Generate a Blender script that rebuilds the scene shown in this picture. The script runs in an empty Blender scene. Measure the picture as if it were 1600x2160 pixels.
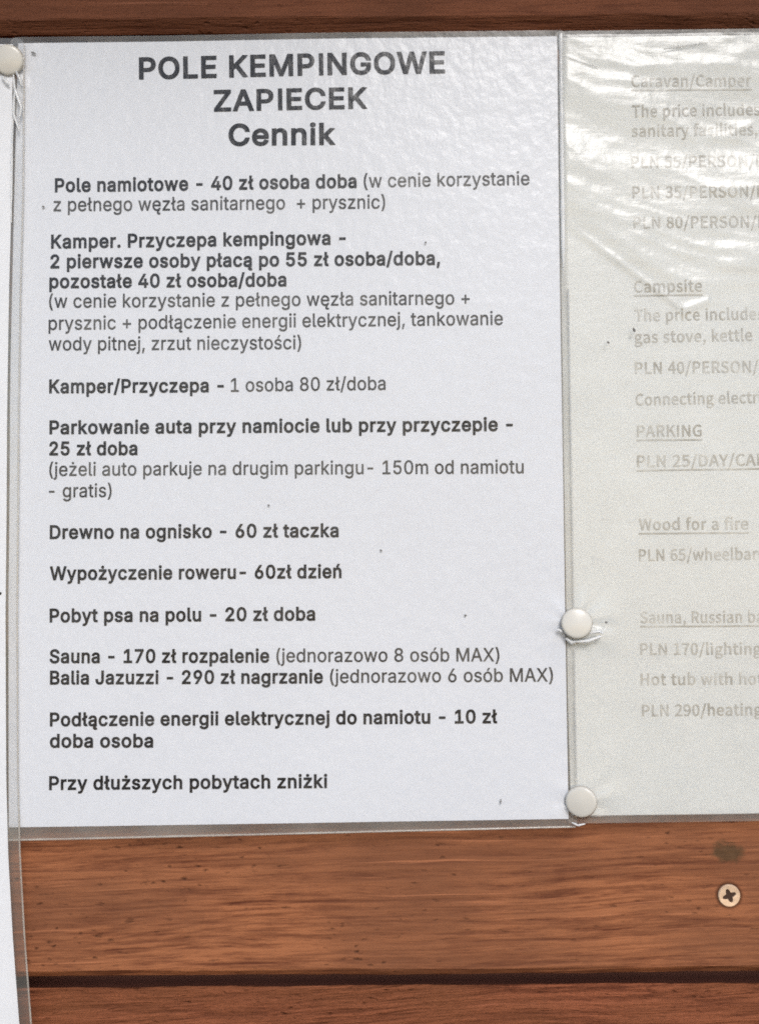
import bpy, bmesh, math, random
from mathutils import Vector, Matrix, Euler, noise
random.seed(7)
S = bpy.context.scene
COL = S.collection
PI = math.pi

# ------------------------------------------------------------------ camera
VFOV = 50.0
CAM_LOC = Vector((0.1398574, -0.4138906, 0.0958495))
CAM_ROT = Euler((1.6176, 0.0071, 0.0017), 'XYZ')
cam_data = bpy.data.cameras.new('camera')
cam = bpy.data.objects.new('camera', cam_data)
COL.objects.link(cam)
cam.location = CAM_LOC
cam.rotation_euler = CAM_ROT
cam_data.sensor_fit = 'VERTICAL'
cam_data.sensor_height = 24
cam_data.lens = 12 / math.tan(math.radians(VFOV / 2))
cam_data.clip_start = 0.01
cam_data.clip_end = 500
S.camera = cam

# ------------------------------------------------------------------ sky and sun
SUN_EL, SUN_AZ = 34.0, 13.0        # azimuth measured from straight in front of the board towards its right
w = bpy.data.worlds.new('World')
S.world = w
w.use_nodes = True
wn = w.node_tree
bg = wn.nodes['Background']
sky = wn.nodes.new('ShaderNodeTexSky')
sky.sky_type = 'NISHITA'
sky.sun_disc = False
sky.sun_elevation = math.radians(SUN_EL)
sky.sun_rotation = math.radians(180 - SUN_AZ)
sky.air_density = 1.0
sky.dust_density = 1.0
sky.ozone_density = 1.0
wn.links.new(sky.outputs[0], bg.inputs[0])
bg.inputs[1].default_value = 0.15
sd = bpy.data.lights.new('sun', 'SUN')
sun = bpy.data.objects.new('sun', sd)
COL.objects.link(sun)
sd.energy = 1.3
sd.angle = math.radians(18)
sd.color = (1.0, 0.985, 0.97)
_e, _a = math.radians(SUN_EL), math.radians(SUN_AZ)
SUN_DIR = Vector((math.sin(_a) * math.cos(_e), -math.cos(_a) * math.cos(_e), math.sin(_e)))
sun.rotation_euler = SUN_DIR.to_track_quat('Z', 'Y').to_euler()
vs = S.view_settings
vs.view_transform = 'Standard'
vs.look = 'None'
vs.gamma = 1
vs.exposure = 0.13
vs.use_curve_mapping = False
S.render.engine = 'CYCLES'
S.cycles.transparent_max_bounces = 24
S.cycles.filter_width = 1.75
S.cycles.use_denoising = False      # keeps the fine grain of wood and paper

# ------------------------------------------------------------------ helpers
_R = CAM_ROT.to_matrix()
_F = 1080 / math.tan(math.radians(VFOV / 2))

def at(px, py, y=0.0):
    """the point of the plane at depth y that was measured at this place in the photograph"""
    d = _R @ Vector(((px - 800) / _F, (1080 - py) / _F, -1))
    return CAM_LOC + d * ((y - CAM_LOC.y) / d.y)

def tag(o, label=None, cat=None, group=None, kind=None):
    if label: o['label'] = label
    if cat: o['category'] = cat
    if group: o['group'] = group
    if kind: o['kind'] = kind
    return o

def empty(name, loc=(0, 0, 0)):
    o = bpy.data.objects.new(name, None)
    COL.objects.link(o)
    o.location = loc
    o.empty_display_size = 0.02
    return o

def mesh_obj(name, verts, faces, mat, parent=None, smooth=False):
    me = bpy.data.meshes.new(name)
    me.from_pydata([tuple(v) for v in verts], [], faces)
    me.materials.append(mat)
    if smooth:
        me.shade_smooth()
    me.update()
    o = bpy.data.objects.new(name, me)
    COL.objects.link(o)
    if parent is not None:
        o.parent = parent
        o.matrix_parent_inverse = Matrix.Translation(-parent_origin(parent))
    return o

def parent_origin(p):
    """mesh parts keep world coordinates, so only an Empty at a thing's base has to be undone"""
    return p.location.copy() if p.type == 'EMPTY' else Vector((0, 0, 0))

def lerp(a, b, t): return a + (b - a) * t
def smooth(a, b, x):
    t = max(0.0, min(1.0, (x - a) / (b - a)))
    return t * t * (3 - 2 * t)

class NT:
    """small node helper"""
    def __init__(self, name):
        self.m = bpy.data.materials.new(name)
        self.m.use_nodes = True
        self.t = self.m.node_tree
        self.t.nodes.clear()
        self.out = self.n('ShaderNodeOutputMaterial')
        self.co = self.n('ShaderNodeTexCoord').outputs['Object']
    def n(self, typ, **kw):
        nd = self.t.nodes.new(typ)
        for k, v in kw.items():
            setattr(nd, k, v)
        return nd
    def l(self, a, b): self.t.links.new(a, b)
    def put(self, sock, v):
        if hasattr(v, 'is_output'): self.l(v, sock)
        else: sock.default_value = v
    def mapping(self, scale, loc=(0, 0, 0), rot=(0, 0, 0), src=None):
        m = self.n('ShaderNodeMapping')
        self.l(src or self.co, m.inputs[0])
        m.inputs['Scale'].default_value = scale
        m.inputs['Location'].default_value = loc
        m.inputs['Rotation'].default_value = rot
        return m.outputs[0]
    def noise(self, vec, scale=1.0, detail=4, rough=0.55, dist=0.0, out=0):
        k = self.n('ShaderNodeTexNoise')
        self.l(vec, k.inputs['Vector'])
        k.inputs['Scale'].default_value = scale
        k.inputs['Detail'].default_value = detail
        k.inputs['Roughness'].default_value = rough
        k.inputs['Distortion'].default_value = dist
        return k.outputs[out]
    def ramp(self, fac, stops):
        r = self.n('ShaderNodeValToRGB')
        el = r.color_ramp.elements
        while len(el) < len(stops): el.new(0.5)
        for e, (p, c) in zip(el, stops):
            e.position = p
            e.color = (c, c, c, 1) if not isinstance(c, tuple) else (*c, 1)
        self.l(fac, r.inputs[0])
        return r.outputs[0]
    def math(self, op, a, b=0.0, c=0.0, clamp=False):
        k = self.n('ShaderNodeMath', operation=op, use_clamp=clamp)
        for i, v in enumerate((a, b, c)): self.put(k.inputs[i], v)
        return k.outputs[0]
    def mix(self, fac, a, b, blend='MIX'):
        k = self.n('ShaderNodeMix', data_type='RGBA', blend_type=blend)
        self.put(k.inputs[0], fac)
        self.put(k.inputs[6], a if hasattr(a, 'is_output') else (*a, 1))
        self.put(k.inputs[7], b if hasattr(b, 'is_output') else (*b, 1))
        return k.outputs[2]
    def vadd(self, a, b):
        k = self.n('ShaderNodeVectorMath', operation='ADD')
        self.put(k.inputs[0], a); self.put(k.inputs[1], b)
        return k.outputs[0]
    def vscale(self, a, s):
        k = self.n('ShaderNodeVectorMath', operation='MULTIPLY')
        self.put(k.inputs[0], a); k.inputs[1].default_value = s
        return k.outputs[0]
    def dist(self, p):
        k = self.n('ShaderNodeVectorMath', operation='DISTANCE')
        self.l(self.co, k.inputs[0]); k.inputs[1].default_value = p
        return k.outputs['Value']
    def bump(self, h, strength, distance, normal=None):
        b = self.n('ShaderNodeBump')
        b.inputs['Strength'].default_value = strength
        b.inputs['Distance'].default_value = distance
        self.l(h, b.inputs['Height'])
        if normal is not None: self.l(normal, b.inputs['Normal'])
        return b.outputs[0]
    def principled(self, color, rough=0.5, normal=None, **kw):
        p = self.n('ShaderNodeBsdfPrincipled')
        self.put(p.inputs['Base Color'], color if hasattr(color, 'is_output') else (*color, 1))
        self.put(p.inputs['Roughness'], rough)
        if normal is not None: self.l(normal, p.inputs['Normal'])
        for k, v in kw.items():
            self.put(p.inputs[k.replace('_', ' ')], v)
        self.l(p.outputs[0], self.out.inputs[0])
        return p

# ------------------------------------------------------------------ places measured on the board
PIN_POS = [(15, 123), (1217, 1316), (1227, 1693)]

SCREW = at(1533, 1886, 0.0035)
KNOT = at(1527, 1797, 0.0045)

# ------------------------------------------------------------------ stained wood
def wood(name, light, dark, warp=1.0, ridge=1.0, specks=0.5, seed=0.0, blotch=None, knot=False, tilt=0.0, fine=1.0):
    k = NT(name)
    # slow wander of the grain
    slow = k.noise(k.mapping((5, 1, 14), (seed, seed * 2, seed)), 1, 3, 0.5, 0, 1)
    wob = k.vscale(slow, (0.0, 0.0, 0.013 * warp))
    pos = k.vadd(k.co, wob)
    if tilt:
        pos = k.mapping((1, 1, 1), (0, 0, 0), (0, tilt, 0), pos)
    g1 = k.noise(k.mapping((11, 1, 440), (seed * 3, 0, seed), src=pos), 1, 5, 0.62)
    g2 = k.noise(k.mapping((30, 1, 900), (seed, 0, 3 + seed), src=pos), 1, 4, 0.6)
    g3 = k.noise(k.mapping((3, 1, 90), (seed, 4, 7 + seed), src=pos), 1, 3, 0.5)
    g = k.math('MULTIPLY_ADD', g2, 0.35 * fine, k.math('MULTIPLY', g1, 0.65))
    g = k.math('MULTIPLY_ADD', g3, 0.24, k.math('MULTIPLY', g, 0.91))
    g4 = k.noise(k.mapping((60, 1, 640), (seed, 2, seed), src=pos), 1, 4, 0.75)
    g = k.math('MULTIPLY_ADD', k.math('SUBTRACT', g4, 0.5), 0.62, g)
    c = k.mix(k.ramp(g, [(0.42, 0.0), (0.63, 1.0)]), dark, light)
    # growth ring lines
    rn = k.noise(k.mapping((2.6, 1, 42), (seed * 2, 3, seed), src=pos), 1, 2, 0.45)
    rg = k.math('SINE', k.math('MULTIPLY', rn, 95.0))
    rl_ = k.math('MULTIPLY', k.ramp(rg, [(0.35, 0.0), (0.95, 1.0)]), k.math('MULTIPLY_ADD', g4, 0.9, -0.08))
    c = k.mix(k.math('MULTIPLY', rl_, 0.75, clamp=True), c, tuple(x * 0.75 for x in dark))
    # broad colour drift of the stain
    b = k.ramp(k.noise(k.mapping((14, 1, 26), (seed + 5, 0, 2)), 1, 4, 0.55), [(0.36, 0.0), (0.66, 1.0)])
    c = k.mix(k.math('MULTIPLY', b, 0.75), c, blotch or tuple(x * 0.8 for x in light))
    # dark pore streaks and dots of dirt
    s1 = k.ramp(k.noise(k.mapping((120, 1, 420), (seed, 1, 1), src=pos), 1, 2, 0.5), [(0.655, 0.0), (0.72, 1.0)])
    v = k.n('ShaderNodeTexVoronoi', feature='F1')
    k.l(k.mapping((190, 1, 420), (seed, 0, 0.3), src=k.vadd(k.co, k.vscale(k.noise(k.mapping((300, 1, 300)), 1, 2, 0.5, 0, 1), (0.004, 0, 0.002)))), v.inputs['Vector'])
    v.inputs['Scale'].default_value = 1.0
    hit = k.ramp(v.outputs['Distance'], [(0.05, 1.0), (0.26, 0.0)])
    some = k.ramp(k.noise(k.mapping((22, 1, 40), (1, seed, 9)), 1, 2), [(0.52, 0.0), (0.60, 1.0)])
    sp = k.math('MULTIPLY', hit, some)
    sp = k.math('MAXIMUM', sp, k.math('MULTIPLY', s1, 0.55))
    c = k.mix(k.math('MULTIPLY', sp, specks), c, (0.045, 0.018, 0.010))
    # thin pale scuffed fibres
    pale = k.ramp(k.noise(k.mapping((14, 1, 620), (seed + 2, 0, 8), src=pos), 1, 3, 0.5), [(0.63, 0.0), (0.72, 1.0)])
    c = k.mix(k.math('MULTIPLY', pale, 0.5), c, tuple(min(1, x * 1.55 + 0.02) for x in light))
    if knot:
        wv = k.noise(k.mapping((130, 1, 190)), 1, 4, 0.65)
        off = k.n('ShaderNodeVectorMath', operation='SUBTRACT')
        k.l(k.co, off.inputs[0]); off.inputs[1].default_value = KNOT
        sq = k.vscale(off.outputs[0], (1.0, 0.0, 1.55))
        ln = k.n('ShaderNodeVectorMath', operation='LENGTH'); k.l(sq, ln.inputs[0])
        d = k.math('MULTIPLY_ADD', k.math('SUBTRACT', wv, 0.25), 0.013, ln.outputs['Value'])
        kf = k.ramp(k.math('MULTIPLY', d, 100), [(0.70, 1.0), (1.25, 0.0)])
        kc = k.mix(k.noise(k.mapping((420, 1, 420)), 1, 3), (0.060, 0.036, 0.018), (0.160, 0.090, 0.045))
        c = k.mix(k.math('MULTIPLY', kf, 0.9), c, kc)
        rs = k.ramp(k.math('MULTIPLY', k.dist(SCREW), 100), [(0.45, 1.0), (0.57, 0.0)])  # dark ring in the wood colour stands for the shadow gap round the screw
        c = k.mix(k.math('MULTIPLY', rs, 0.9), c, (0.05, 0.020, 0.010))
    h = k.math('SUBTRACT', k.math('ADD', k.math('ADD', g1, k.math('MULTIPLY', g4, 0.8)), k.math('MULTIPLY', g2, 0.4)), k.math('MULTIPLY', sp, 0.5))
    nrm = k.bump(h, min(1.0, 0.55 * ridge), 0.0012 * ridge)
    rough = k.math('MULTIPLY_ADD', g2, 0.2, 0.55)
    k.principled(c, rough, nrm, Specular_IOR_Level=0.10)
    return k.m

W_MAIN = wood('wood_middle', (0.420, 0.158, 0.070), (0.125, 0.036, 0.018), 1.0, 0.8, 0.85, 1.3,
              (0.215, 0.085, 0.043), knot=True, tilt=0.03)
W_LOW = wood('wood_low', (0.345, 0.112, 0.054), (0.060, 0.014, 0.008), 1.6, 1.5, 0.35, 6.1,
             (0.25, 0.090, 0.040), tilt=0.05)
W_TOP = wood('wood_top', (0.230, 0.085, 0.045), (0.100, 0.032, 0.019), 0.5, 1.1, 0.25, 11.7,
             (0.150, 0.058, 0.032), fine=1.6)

# ------------------------------------------------------------------ notice board of profiled planks
board = tag(empty('notice_board', (0.13, 0.0, -0.42)),
            'reddish brown stained board of horizontal grooved planks behind the pinned sheets', 'notice board')
Z_LOW = at(800, 2046).z            # lower end of the flat face above the dark groove
Z_TOP = at(800, 36).z
PITCH = (Z_TOP - Z_LOW) / 3
X0, X1 = -0.42, 0.72
LAP = 0.0078                       # each weatherboard slopes back under the one above

def plank(z_face_low, z_face_high, mat, seed, ch=0.0024):
    """one profiled plank: flat face, sloping lower lip, recessed tongue, rounded upper edge"""
    rec, gap, up = LAP, 0.0066, 0.0024
    zt = z_face_high - up - gap
    prof = [(0.0175, zt - 0.0140), (rec + 0.0012, zt)]
    for i in range(1, 5):
        a = i / 4 * PI / 2
        prof.append((rec + 0.0012 - 0.0012 * math.sin(a), zt - 0.0010 + 0.0010 * math.cos(a)))
    for i in range(1, 10):
        prof.append((lerp(rec, 0.0, i / 10), lerp(zt - 0.0012, z_face_low, i / 10)))
    prof += [(0.0, z_face_low + 0.0006), (0.0003, z_face_low), (ch * 0.95, z_face_low - ch + 0.0002), (ch + 0.0006, z_face_low - ch),
             (0.0220, z_face_low - ch)]
    n = 420
    vs_, fs = [], []
    m = len(prof)
    for i in range(n + 1):
        x = lerp(X0, X1, i / n)
        for j, (y, z) in enumerate(prof):
            jit = noise.noise(Vector((x * 45, seed, j * 0.7))) * 0.00040 + noise.noise(Vector((x * 9, seed, 3))) * 0.0005 + noise.noise(Vector((x * 160, seed, j * 0.9))) * 0.00022
            vs_.append((x, y + noise.noise(Vector((x * 30, seed + 9, j))) * 0.00015, z + jit))
    for i in range(n):
        for j in range(m - 1):
            a = i * m + j
            fs.append((a, a + 1, a + m + 1, a + m))
    fs.append(tuple(range(m)))
    fs.append(tuple(reversed(range(n * m, n * m + m))))
    return mesh_obj('plank', vs_, fs, mat, board)

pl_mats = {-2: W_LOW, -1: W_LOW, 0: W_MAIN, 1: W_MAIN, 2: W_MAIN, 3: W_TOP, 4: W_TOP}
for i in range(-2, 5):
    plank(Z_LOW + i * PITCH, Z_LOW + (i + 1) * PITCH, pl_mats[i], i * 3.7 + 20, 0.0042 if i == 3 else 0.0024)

def box(name, lo, hi, mat, parent, bev=0.002):
    bm = bmesh.new()
    bmesh.ops.create_cube(bm, size=1)
    for v in bm.verts:
        v.co = Vector([lerp(lo[k], hi[k], v.co[k] + 0.5) for k in range(3)])
    bmesh.ops.bevel(bm, geom=bm.edges[:], offset=bev, segments=2, affect='EDGES')
    me = bpy.data.meshes.new(name)
    bm.to_mesh(me); bm.free()
    me.materials.append(mat)
    o = bpy.data.objects.new(name, me)
    COL.objects.link(o)
    o.parent = parent
    o.matrix_parent_inverse = Matrix.Translation(-parent_origin(parent))
    return o

kb = NT('groove_shade_brown'); kb.principled((0.22, 0.075, 0.045), 0.8)  # brown chosen to put shade into the grooves
box('added_backing', (X0, 0.0225, Z_LOW - 2.2 * PITCH), (X1, 0.034, Z_LOW + 5 * PITCH - 0.03), kb.m, board)  # added behind the planks so no light comes through the gaps
# unseen roof, added and sized to shade the upper part of the board
SHADE_ROOF_Z = Z_LOW + 5 * PITCH - 0.004   # 0.5 m above the lower groove
box('unseen_shade_roof', (X0 - 0.05, -0.322, SHADE_ROOF_Z), (X1 + 0.05, 0.03, SHADE_ROOF_Z + 0.022), W_TOP, board)

# ------------------------------------------------------------------ paper, film and print materials
def paper_mat(name, col, var=0.045, warm=None):
    k = NT(name)
    n1 = k.noise(k.mapping((14, 14, 14)), 1, 6, 0.6)
    n2 = k.noise(k.mapping((420, 420, 420)), 1, 2, 0.6)
    f = k.math('MULTIPLY_ADD', n2, 0.5, k.math('MULTIPLY', n1, 0.5))
    c = k.mix(k.ramp(f, [(0.35, 0.0), (0.65, 1.0)]), tuple(x * (1 - var) for x in col), col)
    if warm:
        c = k.mix(k.math('MULTIPLY', n1, 0.5), c, warm)
    k.principled(c, 0.75, None, Specular_IOR_Level=0.2)
    return k.m

def film_mat(name, milk, milk_col, rough, peel, gain=1.0, noise_scale=40, scuff=0.0):
    """thin clear plastic: see-through, a little milky, glossy by Fresnel"""
    k = NT(name)
    tr = k.n('ShaderNodeBsdfTransparent')
    df = k.n('ShaderNodeBsdfDiffuse'); df.inputs[0].default_value = (*milk_col, 1)
    m1 = k.n('ShaderNodeMixShader')
    nz = k.noise(k.mapping((noise_scale, noise_scale, noise_scale)), 1, 4, 0.6)
    mf = k.ramp(nz, [(0.3, milk * 0.55), (0.7, min(1.0, milk * 1.45))])
    k.l(mf, m1.inputs[0]); k.l(tr.outputs[0], m1.inputs[1]); k.l(df.outputs[0], m1.inputs[2])
    h1 = k.noise(k.mapping((230, 230, 190)), 1, 2, 0.5)
    h2 = k.noise(k.mapping((60, 60, 60), (3, 1, 2)), 1, 2, 0.5)
    h = k.math('MULTIPLY_ADD', h2, 0.8, h1)
    nrm = k.bump(h, 1.0, peel)
    if scuff:
        sc = k.noise(k.mapping((70, 1, 420), rot=(0, 0.35, 0)), 1, 4, 0.65)
        nrm = k.bump(sc, 1.0, scuff, nrm)
    gl = k.n('ShaderNodeBsdfGlossy'); gl.inputs['Roughness'].default_value = rough
    gl.inputs[0].default_value = (1, 1, 1, 1)
    k.l(nrm, gl.inputs['Normal'])
    fr = k.n('ShaderNodeFresnel')
    bf = k.n('ShaderNodeNewGeometry').outputs['Backfacing']
    k.l(k.math('MULTIPLY_ADD', bf, 1 / 1.5 - 1.5, 1.5), fr.inputs[0])   # both sides of the thin sheet reflect alike
    k.l(nrm, fr.inputs['Normal'])
    m2 = k.n('ShaderNodeMixShader')
    k.l(k.math('MULTIPLY', fr.outputs[0], gain, clamp=True), m2.inputs[0])
    k.l(m1.outputs[0], m2.inputs[1]); k.l(gl.outputs[0], m2.inputs[2])
    k.l(m2.outputs[0], k.out.inputs[0])
    return k.m

def ink_mat(name, col, fade, scale=55):
    """toner that has worn thin in places"""
    k = NT(name)
    n1 = k.ramp(k.noise(k.mapping((scale, scale, scale * 1.4)), 1, 3, 0.6), [(0.38, 0.0), (0.70, 1.0)])
    n2 = k.ramp(k.noise(k.mapping((900, 900, 900)), 1, 2, 0.6), [(0.42, 0.0), (0.75, 1.0)])
    f = k.math('MULTIPLY_ADD', n2, 0.3, k.math('MULTIPLY', n1, 0.8), clamp=True)
    k.principled(k.mix(f, col, fade), 0.8, None, Specular_IOR_Level=0.03)
    return k.m

M_PAPER = paper_mat('white_paper', (0.79, 0.805, 0.848))
M_PAPER_R = paper_mat('yellowed_paper', (0.80, 0.805, 0.775), 0.06)
M_PAPER_L = paper_mat('bright_paper', (0.89, 0.895, 0.92))
M_FILM = film_mat('clear_film', 0.006, (0.85, 0.86, 0.88), 0.30, 0.00040, 0.80)
M_FILM_R = film_mat('wrinkled_film', 0.20, (0.82, 0.825, 0.80), 0.25, 0.00020, 1.0, 60, 0.00010)
M_EDGE = film_mat('sealed_film', 0.26, (0.56, 0.545, 0.50), 0.22, 0.00012, 0.6, 25)
M_EDGE_L = film_mat('sealed_film_olive', 0.16, (0.60, 0.59, 0.53), 0.2, 0.00012, 1.2, 25)
M_GLINT_W = film_mat('glint_white_film', 0.85, (0.93, 0.93, 0.93), 0.2, 0.00010, 1.2, 25)  # white puts the glint of seam and creases into the film colour
M_SHADE_G = film_mat('shade_grey_film', 0.5, (0.68, 0.68, 0.67), 0.2, 0.00010, 1.2, 25)  # grey stands in for contact shadow and for film without glare
M_GLINT = film_mat('glint_bead', 0.45, (0.66, 0.61, 0.54), 0.15, 0.00006, 1.3, 90)  # pale beige paints the glint along the film edges
M_INK = ink_mat('black_toner', (0.010, 0.010, 0.012), (0.050, 0.050, 0.054))
M_INK_H = ink_mat('heading_toner', (0.012, 0.012, 0.014), (0.030, 0.030, 0.034))
M_INK_T = ink_mat('thin_toner', (0.035, 0.035, 0.038), (0.15, 0.147, 0.14))
M_INK_E = ink_mat('faded_print', (0.32, 0.29, 0.23), (0.74, 0.72, 0.66), 100)

# ------------------------------------------------------------------ sheets
def bulge(x, z):
    """slow out-of-plane wave shared by the pinned sheets"""
    return 0.0007 * (1 + noise.noise(Vector((x * 7.0, 0.3, z * 6.0)))) + 0.0004 * (1 + noise.noise(Vector((x * 17.0, 5.3, z * 13.0))))

def edge_fn(pts, y):
    """polyline edge (top to bottom) as a function of t in 0..1 measured by height, linear beyond its ends"""
    P = [at(px, py, y) for px, py in pts]
    L = [0.0]
    for a, b in zip(P, P[1:]): L.append(L[-1] + (b - a).length)
    L = [l / L[-1] for l in L]
    def f(t):
        for i in range(len(P) - 1):
            if t <= L[i + 1] or i == len(P) - 2:
                q = (t - L[i]) / (L[i + 1] - L[i])
                return P[i].lerp(P[i + 1], q)
    return f

class Sheet:
    def __init__(self, left, right, layer, w, h):
        self.l, self.r, self.layer, self.w, self.h, self.slant = left, right, layer, w, h, 0.0
    def flat(self, s, t):
        if t > 1 and self.slant: t = 1 + (t - 1) * lerp(1.0, self.slant, max(0.0, min(1.0, s)))
        return self.l(t).lerp(self.r(t), s)
    def pos(self, s, t, lift=0.0, extra=None):
        p = self.flat(s, t)
        y = -(self.layer + bulge(p.x, p.z) + lift)
        if extra: y -= extra(p, s, t)
        return Vector((p.x, y, p.z))

def axis(n, m0, m1, b0, b1):
    a = []
    if m0 > 0: a += [-m0 + m0 * i / b0 for i in range(b0)]
    a += [i / n for i in range(n + 1)]
    if m1 > 0: a += [1 + m1 * (i + 1) / b1 for i in range(b1)]
    return a

def sheet_mesh(name, sh, mat, parent, step, lift, extra=None, margins=(0, 0, 0, 0), part='in', corner=0.003):
    """margins in metres: left, right, top, bottom. part: 'in' the printed sheet, 'ring' the sealed border"""
    ml, mr, mt, mb = margins[0] / sh.w, margins[1] / sh.w, margins[2] / sh.h, margins[3] / sh.h
    A = axis(max(2, int(sh.w / step)), ml, mr, 6, 6)
    B = axis(max(2, int(sh.h / step)), mt, mb, 6, 6)
    idx, V, F = {}, [], []
    def vid(i, j):
        if (i, j) not in idx:
            s, t = A[i], B[j]
            # rounded outer corners of the pouch
            p = sh.pos(s, t, lift, extra)
            if part == 'ring':
                for cs, ss in ((-ml, 1), (1 + mr, -1)):
                    for ct, tt in ((-mt, 1), (1 + mb, -1)):
                        dx, dz = (s - cs) * ss * sh.w, (t - ct) * tt * sh.h
                        if dx < corner and dz < corner:
                            ex, ez = corner - dx, corner - dz
                            rr = max(ex, ez)
                            q = rr / math.hypot(ex, ez) if rr > 0 else 1
                            s2 = cs + ss * (corner - ex * q) / sh.w
                            t2 = ct + tt * (corner - ez * q) / sh.h
                            p = sh.pos(s2, t2, lift, extra)
            idx[(i, j)] = len(V); V.append(p)
        return idx[(i, j)]
    for i in range(len(A) - 1):
        for j in range(len(B) - 1):
            sc, tc = (A[i] + A[i + 1]) / 2, (B[j] + B[j + 1]) / 2
            inside = 0 < sc < 1 and 0 < tc < 1
            if (part == 'in') == inside:
                F.append((vid(i, j), vid(i, j + 1), vid(i + 1, j + 1), vid(i + 1, j)))
    return mesh_obj(name, V, F, mat, parent, True)

def tube(name, pts, r, mat, parent, sides=8):
    V, F = [], []
    n = len(pts)
    for i, p in enumerate(pts):
        d = (pts[min(n - 1, i + 1)] - pts[max(0, i - 1)]).normalized()
        a = d.cross(Vector((0, 1, 0))).normalized(); b = a.cross(d)
        rr = r[i] if isinstance(r, list) else r
        for q in range(sides):
            th = q / sides * 2 * PI
            V.append(p + (a * math.cos(th) + b * math.sin(th)) * rr)
    for i in range(n - 1):
        for q in range(sides):
            F.append((i * sides + q, i * sides + (q + 1) % sides, (i + 1) * sides + (q + 1) % sides, (i + 1) * sides + q))
    return mesh_obj(name, V, F, mat, parent, True)

PINS = [at(px, py, -0.003) for px, py in PIN_POS]
def pucker(p, which):
    """radial creases of the plastic around a pin"""
    h = 0.0
    for i in which:
        q = PINS[i]
        dx, dz = p.x - q.x, p.z - q.z
        r = math.hypot(dx, dz)
        if r < 0.035:
            a = math.atan2(dz, dx)
            wv = noise.noise(Vector((math.cos(a) * 2.6, math.sin(a) * 2.6, i * 5 + r * 30)))
            h += 0.0014 * math.exp(-((r - 0.006) / 0.008) ** 2) * (0.5 + wv)
    return h

def drips(p):
    """drooping creases of the film edge under the pin at the corner"""
    q = PINS[0]
    dx, dz = p.x - q.x, q.z - p.z
    if not (0 < dz < 0.045): return 0.0
    u = dx + 0.012 - 0.28 * dz
    return 0.0007 * math.exp(-((dx - 0.002) / 0.005) ** 2) * smooth(0, 0.006, dz) * smooth(0.045, 0.02, dz) * math.sin((dx * 1.0 + dz * 0.33) * 900)

# ---- right hand English sheet (lowest)
Y_R = -0.0026
rl = edge_fn([(1178, 79), (1183, 600), (1189, 1000), (1198, 1500), (1204, 1722)], Y_R)
_top = at(1186, 79, Y_R); _bot = at(1221, 1722, Y_R)
_dir = (at(1600, 73, Y_R) - at(1186, 79, Y_R)).normalized()
_dirb = (at(1600, 1716, Y_R) - at(1221, 1722, Y_R)).normalized()
RW = 0.214
def rr(t):
    return rl(t) + (_dir.lerp(_dirb, t)).normalized() * RW
right = Sheet(rl, rr, 0.0012, RW, (_top - _bot).length)
eng = tag(empty('laminated_sheet', tuple((_top + _bot) / 2 + Vector((0.1, 0, 0)))),
          'yellowish laminated sheet with faded English print and wrinkled shiny plastic', 'price list', 'laminated price sheets on the board')
R_PAPER = sheet_mesh('paper', right, M_PAPER_R, eng, 0.004, 0.0)

W_A, W_B = at(1190, 470, Y_R), at(1440, 655, Y_R)
def wrinkles(p, s, t):
    """sagging folds of the loose pouch in the upper part of the sheet"""
    d = W_B - W_A
    line = W_A.z + (p.x - W_A.x) * d.z / d.x if p.x < W_B.x else W_B.z + 0.01 * math.sin((p.x - W_B.x) * 40)
    wgt = smooth(line - 0.004, line + 0.012, p.z)
    h = 0.0
    if wgt > 0:
        a = math.radians(-17 - 14 * noise.noise(Vector((p.x * 12, 1.1, p.z * 12))))
        u = (p.x - 0.22) * math.cos(a) + (p.z - 0.2) * math.sin(a)
        v = -(p.x - 0.22) * math.sin(a) + (p.z - 0.2) * math.cos(a)
        n1 = noise.noise(Vector((u * 26, 2.2, v * 150)))
        n2 = noise.noise(Vector((u * 75, 6.2, v * 380)))
        n3 = noise.noise(Vector((u * 12, 9.1, v * 48)))
        wu, wv = u + 0.010 * noise.noise(Vector((u * 30, 4.4, v * 30))), v + 0.007 * noise.noise(Vector((u * 34, 8.8, v * 34)))
        d1 = noise.voronoi(Vector((wu * 22, 0.5, wv * 56)))[0]
        d2 = noise.voronoi(Vector((wu * 90, 3.5, wv * 190)))[0]
        n4 = noise.noise(Vector((u * 16, 7.7, v * 26)))
        h = wgt * ((0.00045 * (1 - abs(n1) * 2)) * (0.5 + n4) + 0.00010 * n2 + 0.0011 * n3
                   + 0.0019 * d1[0] + 0.00028 * d2[0] * (0.6 + 1.2 * n4))
        # one long hard crease along the lower limit of the folds
    e = (p.z - line)
    if p.x < W_B.x + 0.01:
        h += 0.0006 * math.exp(-(e / 0.0016) ** 2) * smooth(W_A.x - 0.005, W_A.x + 0.02, p.x)
    h *= smooth(0.0, 0.01, s) * 0.6 + 0.4
    return h * 0.8 + pucker(p, (1, 2)) * 0.8
R_FILM = sheet_mesh('plastic_film', right, M_FILM_R, eng, 0.0008, 0.0012, wrinkles)
R_EDGE = sheet_mesh('sealed_edge', right, M_EDGE, eng, 0.004, 0.0006, None, (0.0018, 0.004, 0.0022, 0.0027), 'ring', 0.0025)

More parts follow.
